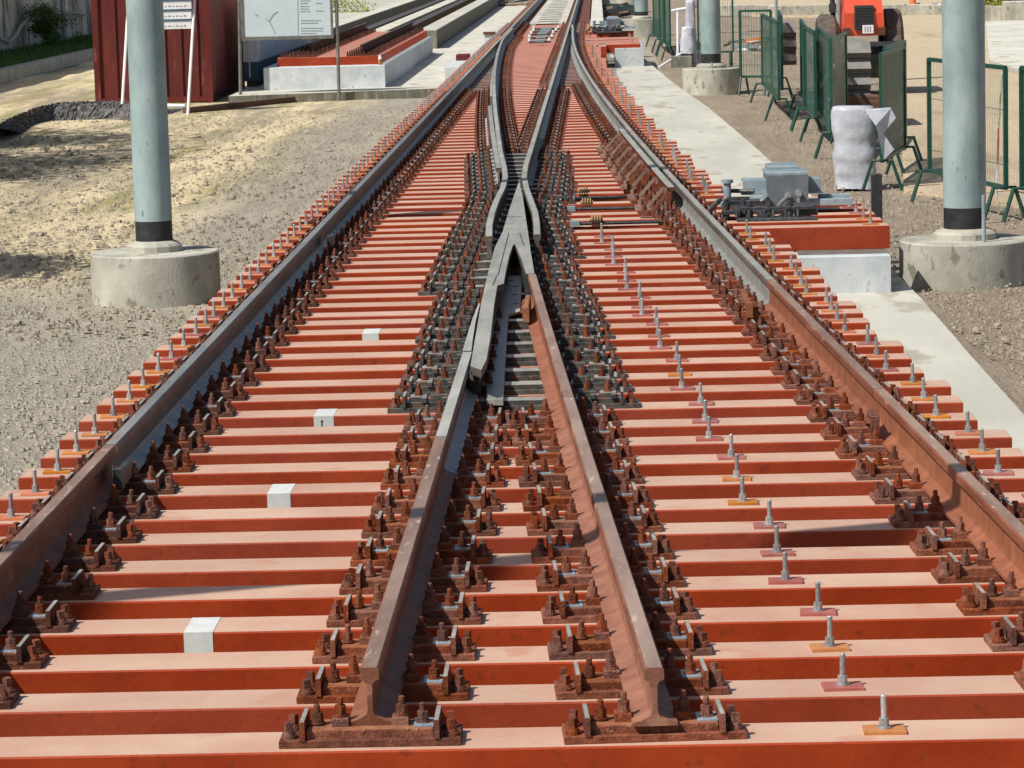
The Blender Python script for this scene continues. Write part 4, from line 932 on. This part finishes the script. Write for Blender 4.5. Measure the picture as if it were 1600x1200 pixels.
# ---------------------------------------------------------------- container, sign frame, board
cx0, cy0 = P(151,164,GZ); cx1 = P(331,160,GZ)[0]
T = thing('shipping_container', 'rust red corrugated shipping container with its end facing the camera', 'container', (cx0, cy0, GZ))
w = cx1-cx0; b = MB(); hC = 2.59; LN = 6.05
xs_ = []; k = 0; x = .12
ptsf = [(0,.0),(.10,.0)]
while x < w-.16:
    ptsf += [(x,.0),(x+.03,.04),(x+.15,.04),(x+.18,.0)]; x += .34
ptsf += [(w-.1,0),(w,0)]
for i in range(len(ptsf)-1):
    (xa_, da), (xb_, db) = ptsf[i], ptsf[i+1]; b.poly([(xa_,da,.12),(xb_,db,.12),(xb_,db,hC-.1),(xa_,da,hC-.1)], [(0,1,2,3)])
b.build('end_wall', ['redc'], T)
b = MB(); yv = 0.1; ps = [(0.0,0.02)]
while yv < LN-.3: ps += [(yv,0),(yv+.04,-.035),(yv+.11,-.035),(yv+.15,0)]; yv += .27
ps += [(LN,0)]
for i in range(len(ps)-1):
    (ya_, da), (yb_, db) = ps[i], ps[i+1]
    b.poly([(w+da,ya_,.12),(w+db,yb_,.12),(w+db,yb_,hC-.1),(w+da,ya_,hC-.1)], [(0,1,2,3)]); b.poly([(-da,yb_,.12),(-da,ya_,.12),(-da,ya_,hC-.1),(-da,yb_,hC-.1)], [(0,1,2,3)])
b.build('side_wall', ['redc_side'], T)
b = MB()
for xx in (-.02, w-.1): b.box(xx, xx+.12, -.02, .1, 0, hC)
b.box(0,w,-.015,.08,.02,.13); b.box(0,w,-.015,.08,hC-.12,hC); b.box(w-.03,w+.015,.1,LN,.03,.15); b.box(w-.03,w+.015,.1,LN,hC-.12,hC); b.box(-.02,w+.02,LN-.1,LN,0,hC)
b.build('corner_frame', ['redc'], T)
b = MB(); b.box(0,w,.0,LN,hC-.05,hC); b.build('roof', ['redc'], T)
b = MB(); b.box(w-.01,w+.018,.35,1.3,.0,.16); b.build('forklift_pocket', ['dark'], T)
# leaning white sign frame
fy = cy0-.9
T = thing('sign_frame', 'two leaning white poles holding a ladder of white name boards', 'sign frame', (P(245,181,GZ)[0], fy, GZ))
tx0, tz0 = T.location.x, GZ
def rel(px, py, d): q = Q(px, py, d); return (q.x-tx0, d-fy, q.z-tz0)
yg = P(245,181,GZ)[1]; T.location.y = yg; fy = yg
b = MB(); b.tube([rel(190,181,yg), rel(201,0,yg+.9), rel(207,-90,yg+1.3)], .030, 8); b.build('pole', ['white'], T)
b = MB(); b.tube([rel(293.5,180,yg), rel(304,0,yg+.9), rel(310,-90,yg+1.3)], .030, 8); b.build('pole', ['white'], T)
for k in range(6):
    py = 41-k*15.5; p = rel(202,py,yg+.72); q = rel(299,py,yg+.72)
    b = MB(); b.box(p[0]-.03, q[0]+.0, p[1], p[1]+.02, p[2]-.075, p[2]+.075); sg = b.build('name_board', ['white'], T)
    b = MB(); b.box(p[0]-.02, q[0]-.01, p[1]-.004, p[1], p[2]+.06, p[2]+.074); 
    for m_ in range(14):
        xx = p[0]+.08+m_*(q[0]-p[0]-.15)/14; b.box(xx, xx+.045, p[1]-.003, p[1], p[2]-.03, p[2]-.015+.01*(m_ % 2))
    b.build('lettering', ['ink'], sg)
    b = MB(); b.box(p[0]-.02, q[0]-.01, p[1]+.0, p[1]+.015, p[2]+.08, p[2]+.115); b.build('crossbar', ['bluep'], T)
# notice board
d1 = P(528,158,GZ)[1]
T = thing('notice_board', 'large pale site notice board in a grey frame on two posts', 'notice board', (Q(528,158,d1).x, d1, GZ)); tx0 = T.location.x
def rb(px, py, dd=0): q = Q(px, py, d1+dd); return (q.x-tx0, dd, q.z-GZ)
for a_, c_ in (((376,160),(373,-60)), ((530,158),(524,-60))):
    b = MB(); p = rb(*a_); q = rb(*c_); b.tube([p, q], .035, 8); b.build('post', ['frame'], T)
p0, p1 = rb(381,58,-.06), rb(513,-70,-.06)
b = MB(); b.box(p0[0], p1[0], -.05, -.03, p0[2], p1[2]); b.build('panel', ['board'], T)
b = MB(); b.box(p0[0]-.04, p1[0]+.05, -.075, -.02, p0[2]-.07, p0[2]); b.box(p0[0]-.05, p0[0], -.075,-.02,p0[2],p1[2]); b.box(p1[0],p1[0]+.05,-.075,-.02,p0[2],p1[2]); b.build('frame', ['frame'], T)
b = MB(); zz = -.054
def ln(a_, c_, w_=.012):
    p = Vector(rb(*a_)); q = Vector(rb(*c_)); p.y = q.y = zz; b.bar(p, q, .004, w_)
ln((465,-60),(466,55), .01)
for a_, c_ in (((398,21),(404,25)),((415,29),(421,33)),((421,33),(428,22)),((428,22),(435,18)),((421,33),(427,44)),((427,44),(431,53))): ln(a_, c_, .014)
for (py, xa_, xb_) in ((1,470,486),(5,470,482),(10,470,484),(14,470,483),(18,470,486),(32,471,503),(36,471,497),(44,471,505),(48,471,505),(52,471,495),(5,494,503),(17,494,506)):
    xx = xa_
    while xx < xb_: ln((xx,py),(min(xx+3,xb_),py-.1), .014); xx += 4
b.build('print', ['ink'], T)
# white and blue panel wall behind the board
xa_, ya_ = P(377,138,LZ); xb_ = P(398,138,LZ)[0]
T = thing('site_cabin', 'white site cabin with dark blue lower half between container and plinth', 'cabin', (xa_, ya_+.6, LZ))
w_ = xb_-xa_; zc = Q(385,97,ya_+.6).z-LZ
b = MB(); b.box(0,w_,0,13,.12,2.6); b.build('wall', ['white'], T)
b = MB(); b.box(-.008,w_+.008,-.008,13.0,.12,zc); b.build('blue_skirt', ['bluep'], T)
b = MB(); b.box(.05,w_-.05,.05,13,0,.12); b.build('base', ['dark'], T)
for yy in (-.02,4.2,8.4): b = MB(); b.box(w_-.02,w_+.03,yy,yy+.05,zc,2.6); b.build('seam', ['white'], T)
b = MB(); b.box(.12,.15,-.03,-.008,.2,2.6); b.build('seam', ['white'], T)
# timber and pipe on the ground
p = P(290,178,GZ); q = P(515,154,GZ); b = MB(); b.bar((0,0,.06),(q[0]-p[0],q[1]-p[1],.06),.14,.12)
tag(b.build('timber_beam', ['wood'], None, (*p, GZ)), 'long brown timber lying on the ground in front of the plinth', 'timber')
p = P(122,171,GZ); q = P(290,171,GZ); b = MB(); b.tube([(0,0,.07),(q[0]-p[0],q[1]-p[1],.07)], .035, 8); tag(b.build('white_pipe', ['white'], None, (*p, GZ)), 'white pipe lying at the foot of the red container', 'pipe')
x, y = P(157,176,GZ); b = MB(); b.cyl(0,0,0,.12,.14,.11,n=14); b.cyl(0,0,.12,.18,.06,n=8,mi=1); tag(b.build('bucket', ['pad_y','wood'] if 'pad_y' in M else ['leaf_y','wood'], None, (x, y, GZ)), 'small yellow tub in front of the red container', 'tub')
# asphalt rubble bank
b = MB(); rs_ = random.Random(2); pts = [(-30,232),(0,213),(40,196),(75,188),(120,186),(170,186),(215,190),(270,180)]
K = 240; nn = 26; o0 = P(75,188,GZ)
for k in range(K+1):
    t = k/K*(len(pts)-1); i = min(int(t), len(pts)-2); fr = t-i; px = pts[i][0]*(1-fr)+pts[i+1][0]*fr; py = pts[i][1]*(1-fr)+pts[i+1][1]*fr
    x, y = P(px, py, GZ); hh = .30*(1 if k < 192 else (240-k)/48)
    for j in range(nn):
        u_ = j/(nn-1); z = hh*math.sin(min(1,u_*2.6)*math.pi/2)*(1-.75*max(0,u_-.4)/.6); b.v.append((x-o0[0]+rs_.uniform(-.03,.03), y-o0[1]+u_*3.6+rs_.uniform(-.08,.08), z*rs_.uniform(.9,1.06)-.03))
for k in range(K):
    for j in range(nn-1): b.f.append([k*nn+j, (k+1)*nn+j, (k+1)*nn+j+1, k*nn+j+1]); b.m.append(0)
tag(b.build('asphalt_bank', ['asphalt'], None, (*o0, GZ)), 'dark bank of broken asphalt in front of the red container', 'rubble bank', None, 'stuff')
# retaining wall with pipe, hose, plants, kerb
wa = P(0,112,GZ); wx = wa[0]-1.2
T = thing('retaining_wall', 'tall stained concrete wall at the upper left', 'wall', (wx, 60, GZ))
rs_ = random.Random(5); b = MB(); ny, nz = 120, 16
for j in range(nz+1):
    for i in range(ny+1): b.v.append((rs_.uniform(-.02,.02)-.02*j, -35+i*(150/ny), j*6.0/nz))
for j in range(nz):
    for i in range(ny): b.f.append([j*(ny+1)+i, j*(ny+1)+i+1, (j+1)*(ny+1)+i+1, (j+1)*(ny+1)+i]); b.m.append(0)
b.box(-.7,-.2,-35,115,0,5.95); b.build('face', ['wall'], T)
ks = P(0,131,GZ)[0]; ke = P(147,92,GZ)
b = MB(); b.box(0,.35,0,130,0,.32,0,0,.02); tag(b.build('kerb', ['conc'], None, (P(147,95,GZ)[0]-.35, 20, GZ)), 'long grey kerb along the foot of the stained wall', 'kerb')
KX = P(147,95,GZ)[0]-.35
b = MB(); b.box(wx+.1, KX, 20, 150, GZ-.05, GZ+.28); struct(b.build('planting_bed', ['rose']))
# grass in the bed
rs_ = random.Random(11); b = MB()
for k in range(16000):
    y = rs_.uniform(68,108); x = rs_.uniform(wx+.1, KX); h = rs_.uniform(.05,.22); a = rs_.uniform(0,6.28); s = .02
    b.poly([(x-s*math.cos(a),y-s*math.sin(a),GZ+.27),(x+s*math.cos(a),y+s*math.sin(a),GZ+.27),(x+rs_.uniform(-.06,.06),y+rs_.uniform(-.06,.06),GZ+.27+h)],[(0,1,2)])
tag(b.build('grass', ['leaf']), 'short green grass at the foot of the stained wall', 'grass', None, 'stuff')
x, y = P(83,80,GZ+.28); shrub('shrub', wx+.7, y+3, GZ+.28, 1.3, 1.2, 1.25, 7000, 'leaf', 'dark green shrub growing against the stained wall', 6, .035)
for px in (8, 18, 128): 
    x, y = P(px,100-px*.2,GZ+.28); shrub('small_plant', wx+.9, y, GZ+.28, .3, .3, .4, 260, 'leaf', {8:'small weed at the left edge by the stained wall',18:'small weed just right of the leftmost weed',128:'weed beside the red container at the wall foot'}[px], px, .03, 'plant')
q = Q(101,0,90); dp = 85.0
xw2 = wx+.08
def onwall(px, py, off=.08):
    r_ = ray(px, py); t = (wx+off)/r_.x; return Vector((r_.x*t, r_.y*t, H+r_.z*t))
b = MB(); p = onwall(96,0,.15); q = onwall(101,68,.15); b.tube([Vector((0,0,0)), p-q+Vector((0,0,.5))], .06, 8); tag(b.build('drain_pipe', ['mblue'], None, q), 'pale vertical drain pipe on the stained wall', 'pipe')
hp = [onwall(a_, c_, .12) for a_, c_ in ((-12,52),(0,60),(14,66),(24,58),(32,42),(42,31),(56,30))]
b = MB(); b.tube([h_-hp[0] for h_ in hp], .05, 8); tag(b.build('hose', ['twine'], None, hp[0]), 'beige hose looping across the stained wall', 'hose')
hp = [onwall(a_, c_, .12) for a_, c_ in ((103,24),(115,20),(128,22),(136,24))]
b = MB(); b.tube([h_-hp[0] for h_ in hp], .04, 8); tag(b.build('hose', ['twine'], None, hp[0]), 'short hose beside the vertical drain pipe', 'hose')

# ---------------------------------------------------------------- things beyond the frame that shade the yard and the rails
def tree(x, y, h, w, n, seed, label):
    rs_ = random.Random(seed); T = thing('tree', label, 'tree', (x, y, GZ)); b = MB(); b.tube([(0,0,0),(.05,.05,h*.35),(0,.1,h*.6)], .16, 8, 0, .08)
    for k in range(9):
        a = rs_.uniform(0,6.28); b.tube([(0,.05,h*rs_.uniform(.35,.55)),(w*.4*math.cos(a),w*.4*math.sin(a),h*rs_.uniform(.7,.95))], .06, 5, 0, .02)
    b.build('trunk', ['bark'], T); b = MB(); cl = [(rs_.gauss(0,.26)*w, rs_.gauss(0,.26)*w, h*rs_.uniform(.5,1)) for _ in range(34)]
    for k in range(n):
        c = rs_.choice(cl); p = Vector((c[0]+rs_.gauss(0,.17)*w, c[1]+rs_.gauss(0,.17)*w, c[2]+rs_.gauss(0,.07)*h))
        a = Vector((rs_.uniform(-1,1), rs_.uniform(-1,1), rs_.uniform(-1,1))).normalized()*.13; t = a.cross(Vector((rs_.uniform(-1,1), 1, .3))).normalized()*.08
        b.poly([p, p+a+t, p+a*2, p+a-t], [(0,1,2,3)])
    b.build('crown', ['leaf'], T)
tree(-14.4, 44.0, 8.0, 4.2, 15000, 1, 'leafy tree beyond the left edge, shading the gravel before the asphalt bank')
tree(-15.8, 50.5, 8.4, 4.2, 15000, 3, 'leafy tree behind the first, beyond the left edge beside the stained wall')
tree(-10.6, 29.5, 6.2, 2.2, 5000, 2, 'smaller leafy tree beyond the left edge, level with the left mast')
bz = 5.2; shx, shy = bz/math.tan(R(EL))*SAZ[0], bz/math.tan(R(EL))*SAZ[1]
pa = (-1.5-shx, 12.72-shy); sl_ = .36
T = thing('mast', 'near grey mast beyond the left edge with a long arm over the track', 'mast', (pa[0]-4.2, pa[1]-4.2*sl_, GZ), 0, 'catenary masts')
b = MB(); b.cyl(0,0,.4,6.6,.15,n=20); b.build('pole', ['mast'], T)
b = MB(); b.lathe(0,0,[(.5,0),(.5,.45),(.001,.46)],32); b.build('foundation', ['conc'], T)
b = MB(); b.tube([(0,0,bz-GZ),(8.8,8.8*sl_,bz-GZ)], .11, 12); b.build('arm', ['mast'], T)
